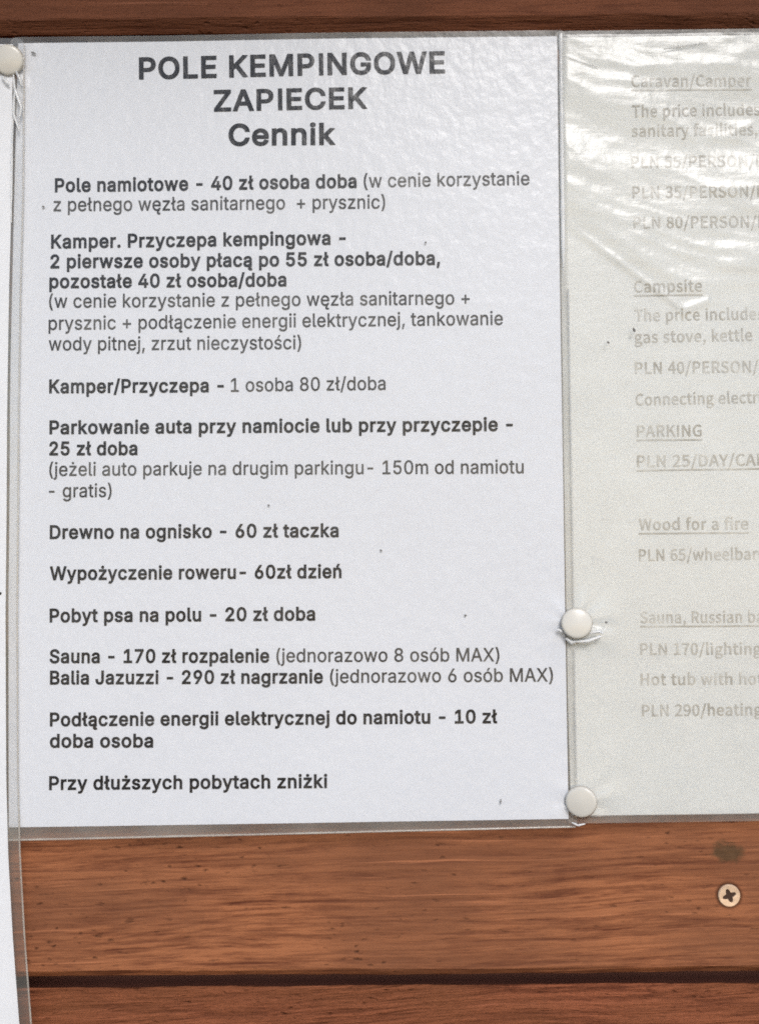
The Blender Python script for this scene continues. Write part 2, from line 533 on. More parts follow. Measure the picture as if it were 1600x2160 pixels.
# ---- Polish price list
Y_M = -0.0034
ml = edge_fn([(38, 90), (30, 420), (22, 800), (18, 1250), (19, 1745)], Y_M)
mr_ = edge_fn([(1174, 77), (1180, 600), (1187, 1000), (1195, 1500), (1199, 1728)], Y_M)
MW, MH = 0.2095, 0.2965
main = Sheet(ml, mr_, 0.0022, MW, MH)
main.slant = 0.62                  # the sealed strip below the print is cut a little askew
price = tag(empty('laminated_sheet', tuple(main.flat(0.5, 0.5))),
            'white laminated camping price list in black Polish print with a large heading', 'price list', 'laminated price sheets on the board')
M_PAP = sheet_mesh('paper', main, M_PAPER, price, 0.004, 0.0)
M_MARG = (0.003, 0.0031, 0.0022, 0.0046)
sheet_mesh('plastic_film', main, M_FILM, price, 0.0012, 0.0005, lambda p, s, t: pucker(p, (0, 1, 2)) * 0.8)
def curl(p, s, t):
    # right border lifts a little towards its upper end
    return 0.0005 * max(0.0, (s - 1) * MW / 0.003) * smooth(0.40, 0.25, t)
sheet_mesh('sealed_edge', main, M_EDGE, price, 0.004, 0.0003, curl, M_MARG, 'ring', 0.0025)
tube('seam_shading', [main.pos(1.0 + 0.0013 / MW, lerp(-0.002, 0.315, i / 40), 0.0004) for i in range(41)],
     [0.00115 * (0.75 + 0.35 * noise.noise(Vector((i * 0.4, 0, 0)))) * smooth(41, 34, i) for i in range(41)], M_GLINT_W, price)  # painted glint on the upper seam
tube('seam_shading', [main.pos(1.0 + M_MARG[1] / MW, lerp(0.33, 0.99, i / 60), 0.0002) for i in range(61)], 0.00035, M_SHADE_G, price)  # contact shadow of the border drawn as a grey line
tb = 1 + M_MARG[3] / MH
tube('glint_bead', [main.pos(lerp(0.0, 1.012, i / 60), tb, 0.0003) for i in range(61)], 0.00042, M_GLINT, price)

# ---- left sheet, on top, mostly outside the picture
Y_L = -0.0046
lr = edge_fn([(27, 92), (25, 400), (20, 600), (15, 900), (12, 1300), (14, 1640), (18, 1800), (28, 1980), (41, 2160), (58, 2400)], Y_L)
LH = sum((at(a[0], a[1], Y_L) - at(b[0], b[1], Y_L)).length for a, b in [((27, 92), (58, 2400))])
LW = 0.297
def ll(t): return lr(t) - Vector((LW, 0, -0.003))
left = Sheet(ll, lr, 0.0034, LW, LH)
lft = tag(empty('laminated_sheet', tuple(left.flat(0.5, 0.5))),
          'tall white laminated sheet cut off at the left, hanging lower than the price lists', 'sheet', 'laminated price sheets on the board')
L_PAPER = sheet_mesh('paper', left, M_PAPER_L, lft, 0.004, 0.0)
L_MARG = (0.004, 0.0044, 0.0022, 0.004)
sheet_mesh('plastic_film', left, M_FILM, lft, 0.004, 0.0005)
sheet_mesh('sealed_edge', left, M_EDGE_L, lft, 0.0012, 0.0003, lambda p, s, t: drips(p), L_MARG, 'ring')
sr = 1 + L_MARG[1] / LW
tube('glint_bead', [left.pos(sr, lerp(0.0, 1.0, i / 90), 0.0003, lambda p, s, t: drips(p)) for i in range(91)], 0.00035, M_GLINT, lft)

# creases where the pins pull the plastic, their highlights painted as white tubes
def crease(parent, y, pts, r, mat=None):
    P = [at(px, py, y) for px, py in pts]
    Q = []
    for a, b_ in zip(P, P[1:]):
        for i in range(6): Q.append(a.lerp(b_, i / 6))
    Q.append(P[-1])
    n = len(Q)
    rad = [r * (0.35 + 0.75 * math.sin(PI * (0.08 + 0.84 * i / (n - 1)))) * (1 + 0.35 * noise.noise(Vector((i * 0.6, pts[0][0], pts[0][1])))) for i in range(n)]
    tube('crease_shading', Q, rad, mat or M_GLINT_W, parent, 6)
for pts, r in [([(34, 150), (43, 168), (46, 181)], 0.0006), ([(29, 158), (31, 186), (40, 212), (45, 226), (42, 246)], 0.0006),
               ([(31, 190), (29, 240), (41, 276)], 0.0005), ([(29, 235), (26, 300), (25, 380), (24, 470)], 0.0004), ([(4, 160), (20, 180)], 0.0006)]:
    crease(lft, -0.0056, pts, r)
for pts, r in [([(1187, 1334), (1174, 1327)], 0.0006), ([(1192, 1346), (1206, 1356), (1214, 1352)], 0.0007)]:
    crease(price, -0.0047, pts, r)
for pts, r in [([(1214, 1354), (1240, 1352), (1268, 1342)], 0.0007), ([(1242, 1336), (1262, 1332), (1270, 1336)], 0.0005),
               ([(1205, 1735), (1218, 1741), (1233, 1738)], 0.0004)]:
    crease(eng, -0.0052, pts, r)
for pts, r in [([(1398, 104), (1440, 97), (1492, 90)], 0.0004), ([(1189, 117), (1225, 131), (1262, 143)], 0.0003)]:  # grey tubes paint the stretches where the glare is missing
    crease(eng, -0.0055, pts, r, M_SHADE_G)

# ------------------------------------------------------------------ print
# outlines of the letters used on the sheets: character code: (advance, (x, y, x, y, ... per outline))
GL = {
    'bold': {
        44: (216, ((48, 94, 11, -142, 101, -142, 166, 93),)),
        45: (481, ((91, 267, 91, 165, 360, 165, 360, 267),)),
        46: (216, ((35, 6, 47, -8, 61, -19, 78, -26, 112, -26, 129, -19, 144, -7, 155, 6, 163, 23, 163, 59, 155, 76, 144, 89, 129, 101, 113, 107, 95, 110, 77, 107, 61, 101, 47, 90, 35, 76, 28, 58, 28, 24),)),
        47: (277, ((264, 555, 160, 556, -15, -98, 89, -99),)),
        48: (481, ((27, 200, 34, 150, 47, 105, 65, 66, 87, 33, 116, 6, 149, -14, 186, -26, 227, -30, 268, -26, 305, -14, 337, 6, 366, 33, 388, 66, 406, 105, 419, 150, 426, 200, 428, 254, 426, 308, 419, 358, 406, 403, 388, 442, 366, 476, 337, 502, 305, 523, 267, 535, 227, 539, 186, 535, 149, 523, 116, 502, 88, 476, 65, 442, 47, 403, 34, 358, 27, 308, 25, 254), (138, 180, 132, 254, 138, 328, 145, 358, 166, 403, 179, 418, 193, 429, 209, 435, 227, 437, 244, 435, 260, 429, 274, 418, 287, 403, 299, 383, 308, 358, 315, 328, 321, 254, 315, 180, 299, 126, 287, 106, 274, 91, 260, 80, 245, 75, 227, 73, 208, 75, 193, 80, 166, 105, 145, 151),)),
        49: (481, ((53, 78, 53, -23, 414, -23, 414, 78, 299, 78, 299, 532, 190, 532, 63, 439, 69, 325, 189, 406, 189, 78),)),
        50: (481, ((149, 339, 151, 378, 159, 402, 166, 412, 183, 427, 195, 432, 224, 437, 252, 433, 273, 422, 289, 406, 296, 386, 297, 371, 294, 347, 290, 336, 264, 296, 41, 56, 41, -23, 412, -23, 412, 80, 204, 80, 335, 220, 383, 288, 393, 310, 403, 351, 402, 402, 394, 431, 381, 457, 363, 480, 342, 500, 317, 517, 288, 529, 258, 536, 225, 539, 192, 536, 161, 529, 132, 516, 107, 500, 85, 479, 66, 454, 53, 426, 45, 395, 41, 339),)),
        52: (481, ((17, 164, 17, 82, 259, 82, 259, -23, 366, -23, 366, 82, 436, 82, 436, 186, 366, 186, 366, 341, 259, 341, 259, 186, 147, 186, 343, 527, 234, 532),)),
        53: (481, ((75, 532, 42, 233, 135, 222, 152, 236, 189, 251, 218, 254, 249, 248, 275, 234, 294, 210, 303, 179, 305, 162, 300, 129, 294, 115, 276, 92, 264, 84, 237, 74, 221, 73, 194, 76, 173, 87, 156, 103, 147, 121, 141, 153, 34, 153, 40, 100, 50, 73, 64, 47, 83, 25, 104, 6, 129, -10, 158, -21, 189, -28, 221, -30, 257, -27, 289, -19, 321, -5, 347, 15, 370, 37, 389, 64, 403, 94, 411, 128, 414, 162, 413, 189, 408, 216, 390, 262, 377, 283, 345, 317, 325, 331, 280, 350, 255, 355, 209, 356, 170, 347, 162, 343, 172, 429, 389, 429, 389, 532),)),
        54: (481, ((43, 127, 51, 94, 64, 63, 82, 36, 104, 13, 131, -5, 160, -19, 192, -27, 226, -30, 261, -27, 291, -19, 321, -6, 348, 12, 370, 35, 388, 62, 401, 90, 410, 123, 412, 157, 410, 191, 402, 222, 390, 251, 373, 277, 352, 298, 327, 315, 298, 327, 269, 335, 229, 337, 355, 526, 240, 532, 92, 314, 72, 278, 49, 218, 42, 190), (149, 142, 149, 175, 158, 203, 175, 224, 186, 232, 211, 241, 241, 241, 255, 237, 277, 224, 294, 202, 303, 175, 303, 140, 294, 112, 277, 90, 255, 77, 226, 71, 198, 76, 175, 90, 166, 100, 153, 126),)),
        55: (481, ((66, -19, 179, -23, 414, 444, 414, 532, 39, 532, 39, 429, 288, 429),)),
        57: (481, ((50, 287, 63, 258, 80, 232, 101, 211, 125, 194, 154, 181, 185, 174, 223, 172, 97, -17, 212, -23, 360, 195, 394, 261, 404, 290, 410, 319, 412, 347, 410, 381, 402, 416, 388, 445, 370, 472, 348, 496, 322, 514, 293, 528, 260, 536, 226, 539, 192, 536, 160, 528, 105, 497, 83, 474, 65, 448, 51, 419, 43, 385, 41, 352, 43, 318), (153, 320, 148, 352, 153, 383, 166, 409, 175, 418, 198, 433, 211, 436, 241, 436, 267, 426, 277, 418, 294, 396, 300, 383, 303, 368, 303, 333, 294, 306, 278, 284, 255, 271, 226, 266, 211, 268, 186, 277, 175, 285, 159, 306),)),
        65: (508, ((-14, -21, 101, -23, 151, 119, 328, 119, 379, -23, 493, -21, 292, 532, 185, 532), (239, 377, 242, 365, 265, 294, 291, 222, 187, 222, 213, 295),)),
        66: (484, ((148, 80, 148, 208, 247, 208, 282, 203, 295, 198, 316, 182, 328, 161, 332, 137, 330, 121, 325, 109, 315, 98, 300, 88, 277, 83, 244, 80), (37, 532, 37, -23, 248, -23, 287, -21, 323, -14, 354, -3, 382, 12, 403, 33, 420, 55, 432, 80, 439, 107, 441, 136, 439, 164, 433, 191, 422, 214, 409, 234, 393, 251, 370, 268, 384, 278, 408, 309, 420, 350, 419, 402, 412, 428, 401, 454, 384, 476, 364, 495, 340, 511, 311, 523, 277, 530, 242, 532), (148, 429, 239, 429, 266, 426, 284, 421, 297, 412, 306, 401, 311, 387, 313, 371, 309, 349, 297, 330, 289, 323, 267, 312, 237, 308, 148, 308),)),
        67: (538, ((31, 150, 49, 105, 73, 65, 103, 32, 138, 5, 178, -15, 221, -26, 266, -30, 295, -29, 348, -17, 373, -8, 395, 5, 436, 37, 454, 57, 480, 103, 489, 129, 502, 183, 390, 183, 382, 151, 370, 127, 353, 107, 321, 86, 296, 79, 267, 76, 241, 79, 218, 85, 196, 96, 177, 111, 160, 130, 146, 155, 135, 183, 129, 216, 126, 254, 129, 292, 135, 326, 146, 354, 160, 377, 177, 397, 196, 413, 218, 424, 241, 430, 267, 433, 296, 430, 321, 423, 343, 410, 370, 383, 382, 357, 390, 325, 502, 325, 489, 379, 480, 406, 468, 430, 453, 452, 435, 472, 395, 505, 371, 517, 322, 534, 267, 539, 221, 535, 178, 523, 138, 504, 103, 476, 73, 443, 49, 403, 31, 359, 21, 308, 17, 254, 21, 200),)),
        68: (530, ((37, 532, 37, -23, 220, -23, 272, -20, 319, -8, 362, 11, 399, 37, 429, 69, 454, 109, 471, 152, 481, 202, 485, 255, 481, 309, 471, 358, 454, 401, 430, 440, 400, 472, 365, 498, 322, 517, 277, 528, 226, 532), (281, 90, 250, 83, 214, 80, 148, 80, 148, 429, 220, 429, 254, 426, 284, 419, 308, 408, 328, 393, 345, 375, 358, 352, 368, 323, 374, 291, 376, 255, 374, 219, 368, 187, 358, 159, 344, 136, 327, 116, 307, 101),)),
        69: (447, ((148, 80, 148, 206, 378, 206, 378, 309, 148, 309, 148, 429, 395, 429, 395, 532, 37, 532, 37, -23, 398, -23, 398, 80),)),
        71: (548, ((72, 65, 102, 32, 137, 5, 177, -15, 221, -26, 269, -30, 312, -27, 351, -17, 388, -1, 420, 20, 449, 47, 471, 80, 488, 116, 498, 156, 501, 199, 501, 279, 260, 279, 260, 176, 391, 189, 385, 154, 376, 134, 364, 117, 334, 91, 315, 83, 293, 78, 269, 76, 242, 79, 218, 85, 197, 95, 177, 112, 160, 131, 146, 155, 135, 183, 129, 216, 126, 254, 129, 292, 135, 326, 146, 354, 160, 379, 176, 397, 195, 412, 217, 424, 240, 430, 266, 433, 295, 430, 321, 422, 342, 409, 360, 392, 381, 356, 392, 326, 503, 326, 490, 380, 469, 428, 454, 450, 437, 469, 396, 503, 347, 526, 321, 533, 265, 539, 219, 535, 176, 523, 137, 504, 101, 476, 72, 443, 48, 403, 31, 359, 20, 308, 17, 254, 20, 200, 31, 150, 48, 106),)),
        73: (225, ((63, -23, 63, 532, 166, 532, 166, -23),)),
        74: (424, ((10, 196, 10, 144, 15, 95, 32, 52, 59, 16, 95, -10, 138, -25, 185, -30, 232, -25, 274, -10, 310, 16, 338, 51, 355, 95, 359, 144, 359, 532, 249, 532, 249, 146, 246, 122, 240, 103, 231, 90, 219, 81, 203, 75, 185, 73, 166, 75, 150, 81, 139, 90, 129, 104, 123, 122, 121, 196),)),
        75: (495, ((37, 532, 37, -23, 148, -23, 148, 166, 194, 211, 360, -23, 482, -17, 271, 286, 482, 524, 354, 532, 148, 308, 148, 532),)),
        76: (421, ((37, 532, 37, -23, 384, -23, 384, 80, 148, 80, 148, 532),)),
        77: (656, ((37, 532, 37, -23, 145, -23, 145, 293, 270, -23, 358, -23, 481, 293, 481, -23, 591, -23, 591, 532, 460, 532, 327, 186, 315, 149, 306, 178, 168, 532),)),
        78: (551, ((37, 532, 37, -23, 148, -23, 147, 337, 174, 291, 374, -23, 486, -23, 486, 532, 376, 532, 376, 173, 149, 532),)),
        79: (561, ((21, 200, 31, 150, 49, 105, 73, 65, 103, 32, 138, 5, 178, -15, 221, -26, 267, -30, 313, -26, 356, -15, 396, 5, 431, 32, 461, 65, 485, 105, 502, 150, 513, 200, 516, 254, 513, 308, 502, 359, 485, 403, 461, 443, 431, 476, 396, 504, 356, 523, 313, 535, 267, 539, 221, 535, 178, 523, 138, 504, 103, 476, 73, 443, 49, 403, 31, 359, 21, 308, 17, 254), (135, 182, 129, 216, 126, 254, 129, 292, 135, 326, 146, 354, 161, 379, 177, 398, 196, 413, 241, 430, 267, 433, 316, 424, 337, 414, 356, 398, 373, 378, 387, 355, 398, 326, 405, 292, 407, 254, 405, 216, 398, 183, 387, 154, 373, 130, 356, 111, 337, 95, 315, 84, 292, 78, 267, 76, 241, 78, 218, 84, 196, 96, 177, 111, 146, 154),)),
        80: (473, ((37, -23, 148, -23, 148, 163, 275, 165, 312, 173, 343, 187, 371, 205, 393, 229, 411, 254, 430, 314, 432, 348, 430, 381, 411, 441, 393, 467, 371, 489, 343, 507, 312, 521, 275, 529, 236, 532, 37, 532), (254, 428, 286, 419, 306, 401, 312, 392, 320, 364, 320, 331, 312, 304, 297, 284, 286, 276, 272, 270, 232, 265, 148, 265, 148, 429),)),
        83: (475, ((45, 47, 65, 23, 89, 4, 119, -12, 150, -23, 185, -30, 224, -32, 264, -30, 301, -22, 333, -10, 362, 6, 387, 27, 405, 51, 420, 78, 429, 108, 430, 164, 415, 209, 402, 228, 373, 256, 356, 268, 302, 292, 205, 319, 178, 329, 156, 342, 142, 356, 138, 376, 142, 396, 155, 413, 165, 421, 190, 432, 225, 436, 271, 428, 289, 418, 302, 406, 310, 393, 318, 355, 427, 355, 421, 408, 411, 437, 396, 463, 376, 485, 353, 503, 326, 519, 295, 530, 262, 537, 227, 539, 192, 537, 159, 530, 128, 519, 100, 503, 76, 485, 56, 461, 41, 434, 31, 404, 29, 371, 34, 335, 47, 301, 70, 272, 100, 249, 136, 232, 177, 217, 256, 195, 286, 184, 307, 171, 319, 158, 323, 139, 317, 116, 302, 96, 277, 81, 261, 76, 224, 72, 190, 75, 161, 86, 141, 103, 130, 124, 123, 160, 11, 160, 20, 104, 30, 74),)),
        87: (714, ((-13, 531, 137, -23, 248, -23, 343, 328, 437, -23, 548, -23, 699, 531, 585, 532, 492, 167, 398, 532, 288, 532, 194, 170, 100, 532),)),
        90: (466, ((19, 53, 19, -23, 422, -23, 422, 80, 162, 80, 420, 455, 420, 532, 17, 532, 17, 429, 277, 429),)),
        97: (417, ((29, 32, 43, 13, 63, -4, 84, -16, 109, -25, 160, -32, 184, -30, 224, -20, 254, -4, 254, -23, 360, -23, 360, 252, 358, 281, 352, 308, 331, 350, 316, 367, 281, 390, 262, 397, 210, 407, 148, 403, 105, 389, 83, 377, 46, 346, 31, 325, 9, 276, 113, 246, 124, 272, 134, 285, 158, 301, 169, 305, 196, 308, 221, 305, 237, 297, 247, 286, 252, 269, 252, 254, 174, 243, 101, 228, 67, 213, 36, 190, 23, 173, 14, 153, 9, 132, 7, 108, 9, 80, 17, 54), (117, 91, 115, 105, 120, 124, 133, 133, 153, 141, 224, 151, 267, 160, 260, 157, 243, 104, 227, 86, 204, 73, 170, 68, 147, 70, 124, 81),)),
        98: (452, ((30, 532, 30, -23, 135, -23, 135, 1, 162, -17, 182, -25, 205, -30, 264, -29, 297, -18, 325, -3, 352, 17, 374, 44, 391, 75, 403, 110, 411, 148, 413, 189, 411, 230, 403, 267, 391, 303, 373, 333, 351, 358, 326, 380, 295, 396, 263, 405, 204, 406, 160, 394, 137, 377, 137, 532), (137, 164, 137, 214, 140, 236, 146, 255, 164, 283, 187, 301, 220, 307, 252, 301, 278, 282, 287, 270, 301, 234, 304, 213, 304, 165, 301, 144, 295, 126, 277, 95, 252, 76, 220, 70, 188, 76, 164, 94, 146, 124, 140, 143),)),
        99: (424, ((22, 109, 35, 75, 53, 44, 77, 18, 105, -4, 136, -19, 170, -28, 207, -31, 248, -28, 268, -23, 303, -8, 320, 2, 348, 27, 370, 59, 394, 118, 288, 145, 273, 102, 263, 89, 244, 76, 227, 71, 208, 69, 172, 76, 147, 95, 130, 125, 124, 144, 119, 187, 124, 231, 130, 250, 148, 281, 159, 292, 173, 300, 189, 305, 207, 307, 235, 303, 262, 288, 279, 263, 287, 234, 393, 261, 369, 319, 347, 351, 318, 375, 267, 399, 228, 407, 170, 405, 136, 396, 104, 379, 77, 358, 53, 332, 35, 301, 22, 266, 14, 228, 11, 187, 14, 147),)),
        100: (452, ((13, 148, 21, 110, 34, 74, 51, 44, 73, 18, 98, -3, 128, -18, 161, -29, 220, -30, 243, -25, 262, -17, 290, 2, 290, -23, 395, -23, 395, 532, 288, 532, 288, 377, 263, 394, 221, 406, 161, 405, 128, 395, 99, 380, 73, 358, 51, 333, 34, 303, 21, 267, 13, 230, 11, 189), (124, 144, 119, 189, 124, 234, 130, 253, 147, 282, 172, 301, 205, 307, 237, 301, 261, 283, 278, 255, 287, 213, 289, 189, 284, 143, 270, 106, 261, 94, 237, 76, 205, 70, 172, 76, 147, 95, 138, 108),)),
        101: (432, ((22, 109, 35, 75, 53, 44, 76, 18, 105, -4, 137, -19, 173, -28, 211, -31, 239, -30, 292, -17, 314, -6, 352, 23, 379, 62, 396, 107, 294, 132, 275, 96, 254, 78, 236, 72, 212, 69, 176, 75, 150, 90, 139, 102, 124, 133, 122, 146, 394, 146, 393, 229, 379, 290, 367, 316, 352, 338, 317, 374, 296, 387, 251, 403, 205, 407, 168, 405, 133, 394, 102, 378, 75, 357, 52, 331, 34, 300, 13, 227, 11, 187, 14, 147), (205, 307, 238, 301, 250, 295, 260, 286, 277, 260, 283, 235, 123, 241, 130, 260, 147, 285, 173, 301),)),
        103: (453, ((40, -97, 66, -127, 104, -153, 152, -169, 207, -174, 240, -172, 300, -157, 326, -144, 350, -126, 369, -103, 385, -76, 393, -44, 395, -10, 395, 402, 290, 402, 290, 376, 263, 394, 221, 406, 162, 405, 130, 396, 99, 380, 74, 358, 52, 333, 34, 303, 21, 270, 13, 232, 11, 191, 13, 151, 21, 113, 34, 79, 53, 51, 74, 26, 101, 7, 130, -8, 161, -16, 220, -17, 242, -12, 279, 4, 288, 11, 285, -28, 278, -45, 268, -57, 252, -66, 232, -72, 207, -74, 175, -71, 163, -67, 138, -50, 107, -11, 20, -60), (124, 150, 119, 193, 124, 235, 130, 254, 147, 283, 172, 301, 205, 307, 238, 301, 262, 283, 279, 256, 288, 217, 288, 168, 285, 148, 279, 130, 261, 103, 251, 94, 238, 88, 205, 82, 172, 88, 158, 95, 138, 116),)),
        104: (438, ((30, 532, 30, -23, 137, -23, 138, 245, 146, 272, 162, 290, 172, 297, 195, 305, 229, 304, 244, 298, 256, 288, 265, 276, 273, 234, 273, -23, 380, -23, 380, 241, 378, 274, 372, 304, 361, 332, 346, 354, 328, 373, 306, 389, 282, 399, 255, 406, 196, 405, 166, 395, 137, 379, 137, 532),)),
        105: (195, ((18, 483, 21, 465, 27, 450, 51, 428, 68, 421, 100, 421, 117, 428, 141, 450, 148, 466, 148, 499, 141, 516, 129, 529, 116, 538, 101, 544, 84, 547, 67, 544, 52, 538, 39, 529, 27, 516), (30, 402, 30, -23, 137, -23, 137, 402),)),
        106: (195, ((12, -63, -33, -64, -33, -166, 30, -164, 54, -159, 95, -137, 110, -120, 123, -100, 135, -55, 137, -31, 137, 402, 30, 402, 30, -28, 26, -52, 19, -60), (36, 439, 50, 428, 67, 421, 100, 421, 117, 428, 131, 439, 147, 465, 148, 500, 140, 516, 130, 529, 101, 544, 83, 547, 66, 544, 37, 529, 27, 516, 19, 500, 20, 465),)),
        107: (409, ((30, 532, 30, -23, 137, -23, 137, 137, 150, 147, 283, -23, 405, -16, 230, 215, 394, 393, 274, 402, 137, 261, 137, 532),)),
        108: (217, ((137, 86, 137, 532, 30, 532, 30, 83, 32, 55, 41, 27, 57, 3, 80, -12, 107, -23, 155, -25, 173, -23, 208, -12, 189, 77, 140, 76),)),
        109: (638, ((30, 402, 30, -23, 137, -23, 138, 254, 146, 278, 159, 294, 178, 304, 199, 307, 227, 301, 245, 285, 251, 259, 251, -23, 358, -23, 359, 259, 371, 287, 394, 304, 419, 307, 434, 306, 458, 295, 471, 273, 473, 253, 473, -23, 580, -23, 580, 256, 578, 286, 572, 314, 561, 339, 547, 361, 529, 379, 508, 392, 485, 402, 461, 408, 414, 408, 372, 396, 352, 386, 335, 374, 320, 358, 303, 378, 279, 396, 250, 406, 220, 409, 200, 408, 162, 397, 135, 380, 135, 402),)),
        110: (438, ((30, 402, 30, -23, 137, -23, 138, 245, 146, 272, 162, 290, 172, 297, 195, 305, 229, 304, 244, 298, 256, 288, 265, 276, 273, 234, 273, -23, 380, -23, 380, 241, 378, 274, 372, 304, 361, 332, 346, 354, 328, 373, 306, 389, 282, 399, 255, 406, 196, 405, 166, 395, 135, 378, 135, 402),)),
        111: (443, ((14, 147, 22, 109, 35, 75, 53, 44, 77, 18, 105, -4, 136, -19, 170, -28, 207, -31, 245, -28, 279, -19, 311, -4, 339, 18, 362, 44, 380, 75, 393, 109, 402, 147, 404, 187, 402, 228, 393, 267, 380, 301, 362, 332, 339, 358, 311, 380, 279, 396, 245, 405, 207, 407, 170, 405, 136, 396, 104, 379, 77, 358, 53, 332, 35, 301, 22, 266, 14, 228, 11, 187), (124, 144, 119, 187, 124, 231, 130, 250, 148, 281, 159, 292, 173, 300, 189, 305, 207, 307, 226, 305, 242, 300, 256, 292, 268, 281, 278, 266, 292, 231, 295, 210, 295, 165, 292, 144, 278, 109, 256, 84, 243, 76, 207, 69, 172, 76, 147, 95, 130, 125),)),
        112: (452, ((30, 402, 30, -166, 137, -166, 137, 0, 163, -17, 182, -25, 205, -30, 264, -29, 297, -18, 325, -3, 352, 17, 374, 44, 391, 75, 403, 110, 411, 148, 413, 189, 411, 230, 403, 267, 391, 303, 373, 333, 351, 358, 326, 380, 295, 396, 263, 405, 204, 406, 160, 394, 135, 375, 135, 402), (137, 164, 137, 214, 140, 236, 146, 255, 164, 283, 187, 301, 220, 307, 252, 301, 278, 282, 287, 270, 301, 234, 304, 213, 304, 165, 301, 144, 295, 126, 277, 95, 252, 76, 220, 70, 188, 76, 164, 94, 146, 124, 140, 143),)),
        114: (287, ((135, 402, 30, 402, 30, -23, 137, -23, 138, 250, 146, 272, 160, 288, 180, 299, 208, 303, 234, 301, 262, 291, 266, 407, 212, 408, 187, 406, 162, 398, 135, 383),)),
        115: (393, ((30, 42, 61, 6, 81, -8, 104, -19, 155, -30, 213, -30, 242, -24, 269, -15, 294, -1, 314, 14, 331, 33, 344, 56, 352, 81, 354, 107, 351, 136, 340, 164, 323, 187, 300, 206, 269, 222, 178, 245, 147, 256, 134, 266, 133, 284, 145, 299, 156, 305, 187, 310, 218, 304, 236, 290, 254, 250, 354, 273, 339, 317, 317, 354, 301, 370, 283, 383, 240, 401, 215, 406, 158, 406, 131, 400, 82, 379, 63, 364, 46, 346, 34, 323, 26, 300, 24, 274, 27, 244, 38, 216, 55, 192, 80, 172, 143, 148, 206, 133, 232, 124, 242, 115, 245, 103, 240, 88, 218, 74, 181, 68, 164, 70, 137, 79, 122, 97, 109, 134, 8, 111, 19, 65),)),
        116: (255, ((161, 74, 151, 79, 149, 99, 149, 304, 227, 304, 227, 402, 149, 402, 149, 494, 42, 494, 42, 402, -17, 402, -17, 304, 42, 304, 42, 92, 45, 59, 57, 30, 76, 4, 103, -14, 133, -24, 167, -27, 205, -25, 240, -13, 220, 81, 178, 73),)),
        117: (438, ((181, 75, 166, 81, 154, 91, 145, 104, 139, 122, 137, 145, 137, 402, 30, 402, 31, 106, 38, 75, 48, 48, 64, 25, 82, 5, 104, -9, 128, -20, 155, -26, 182, -28, 213, -26, 243, -16, 275, 2, 275, -23, 380, -23, 380, 402, 273, 402, 272, 136, 263, 108, 256, 97, 238, 82, 215, 74),)),
        119: (595, ((-7, 401, 121, -23, 216, -23, 284, 214, 351, -23, 446, -23, 575, 401, 463, 402, 398, 168, 333, 402, 235, 402, 170, 168, 104, 402),)),
        121: (417, ((44, -61, 19, -157, 81, -168, 112, -167, 149, -157, 166, -147, 195, -122, 217, -87, 401, 400, 289, 402, 194, 140, 100, 402, -13, 400, 139, -1, 119, -51, 104, -65, 94, -67),)),
        122: (408, ((19, 54, 19, -23, 362, -23, 362, 79, 169, 79, 356, 323, 356, 402, 25, 402, 25, 300, 209, 300),)),
        261: (417, ((63, -4, 84, -16, 109, -25, 160, -32, 184, -30, 213, -24, 204, -38, 197, -59, 196, -79, 199, -106, 210, -129, 228, -146, 249, -159, 273, -166, 312, -168, 339, -162, 387, -143, 351, -54, 314, -71, 303, -70, 306, -56, 342, -23, 360, -23, 360, -3, 372, 10, 360, 12, 360, 252, 358, 281, 352, 308, 331, 350, 316, 367, 281, 390, 262, 397, 210, 407, 148, 403, 105, 389, 83, 377, 46, 346, 31, 325, 9, 276, 113, 246, 124, 272, 134, 285, 158, 301, 169, 305, 196, 308, 221, 305, 237, 297, 247, 286, 252, 269, 252, 254, 174, 243, 101, 228, 67, 213, 36, 190, 23, 173, 14, 153, 9, 132, 7, 108, 9, 80, 17, 54, 29, 32, 43, 13), (124, 81, 117, 91, 115, 105, 120, 124, 133, 133, 153, 141, 224, 151, 267, 160, 260, 157, 243, 104, 227, 86, 204, 73, 170, 68, 147, 70),)),
        322: (235, ((119, -23, 168, -25, 184, -23, 219, -12, 200, 77, 165, 75, 150, 77, 148, 100, 148, 282, 206, 315, 201, 414, 148, 384, 148, 532, 41, 532, 41, 325, -17, 293, -12, 193, 41, 223, 41, 83, 43, 55, 52, 27, 68, 3, 91, -13),)),
        324: (438, ((30, 402, 30, -23, 137, -23, 138, 245, 146, 272, 162, 290, 172, 297, 195, 305, 229, 304, 244, 298, 256, 288, 265, 276, 273, 234, 273, -23, 380, -23, 380, 241, 378, 274, 372, 304, 361, 332, 346, 354, 328, 373, 306, 389, 282, 399, 255, 406, 241, 406, 326, 546, 212, 552, 147, 409, 222, 407, 196, 405, 166, 395, 135, 378, 135, 402),)),
        380: (408, ((121, 483, 124, 465, 130, 450, 154, 428, 171, 421, 203, 421, 220, 428, 244, 450, 251, 466, 251, 499, 244, 516, 232, 529, 219, 538, 204, 544, 187, 547, 170, 544, 155, 538, 142, 529, 130, 516), (19, 54, 19, -23, 362, -23, 362, 79, 169, 79, 356, 323, 356, 402, 25, 402, 25, 300, 209, 300),)),
    },
    'reg': {
        40: (283, ((81, 207, 84, 155, 91, 105, 103, 53, 121, 1, 143, -50, 172, -104, 247, -103, 209, -16, 175, 85, 163, 146, 159, 207, 160, 240, 169, 312, 187, 388, 211, 463, 247, 546, 172, 547, 153, 514, 124, 444, 101, 366, 86, 284),)),
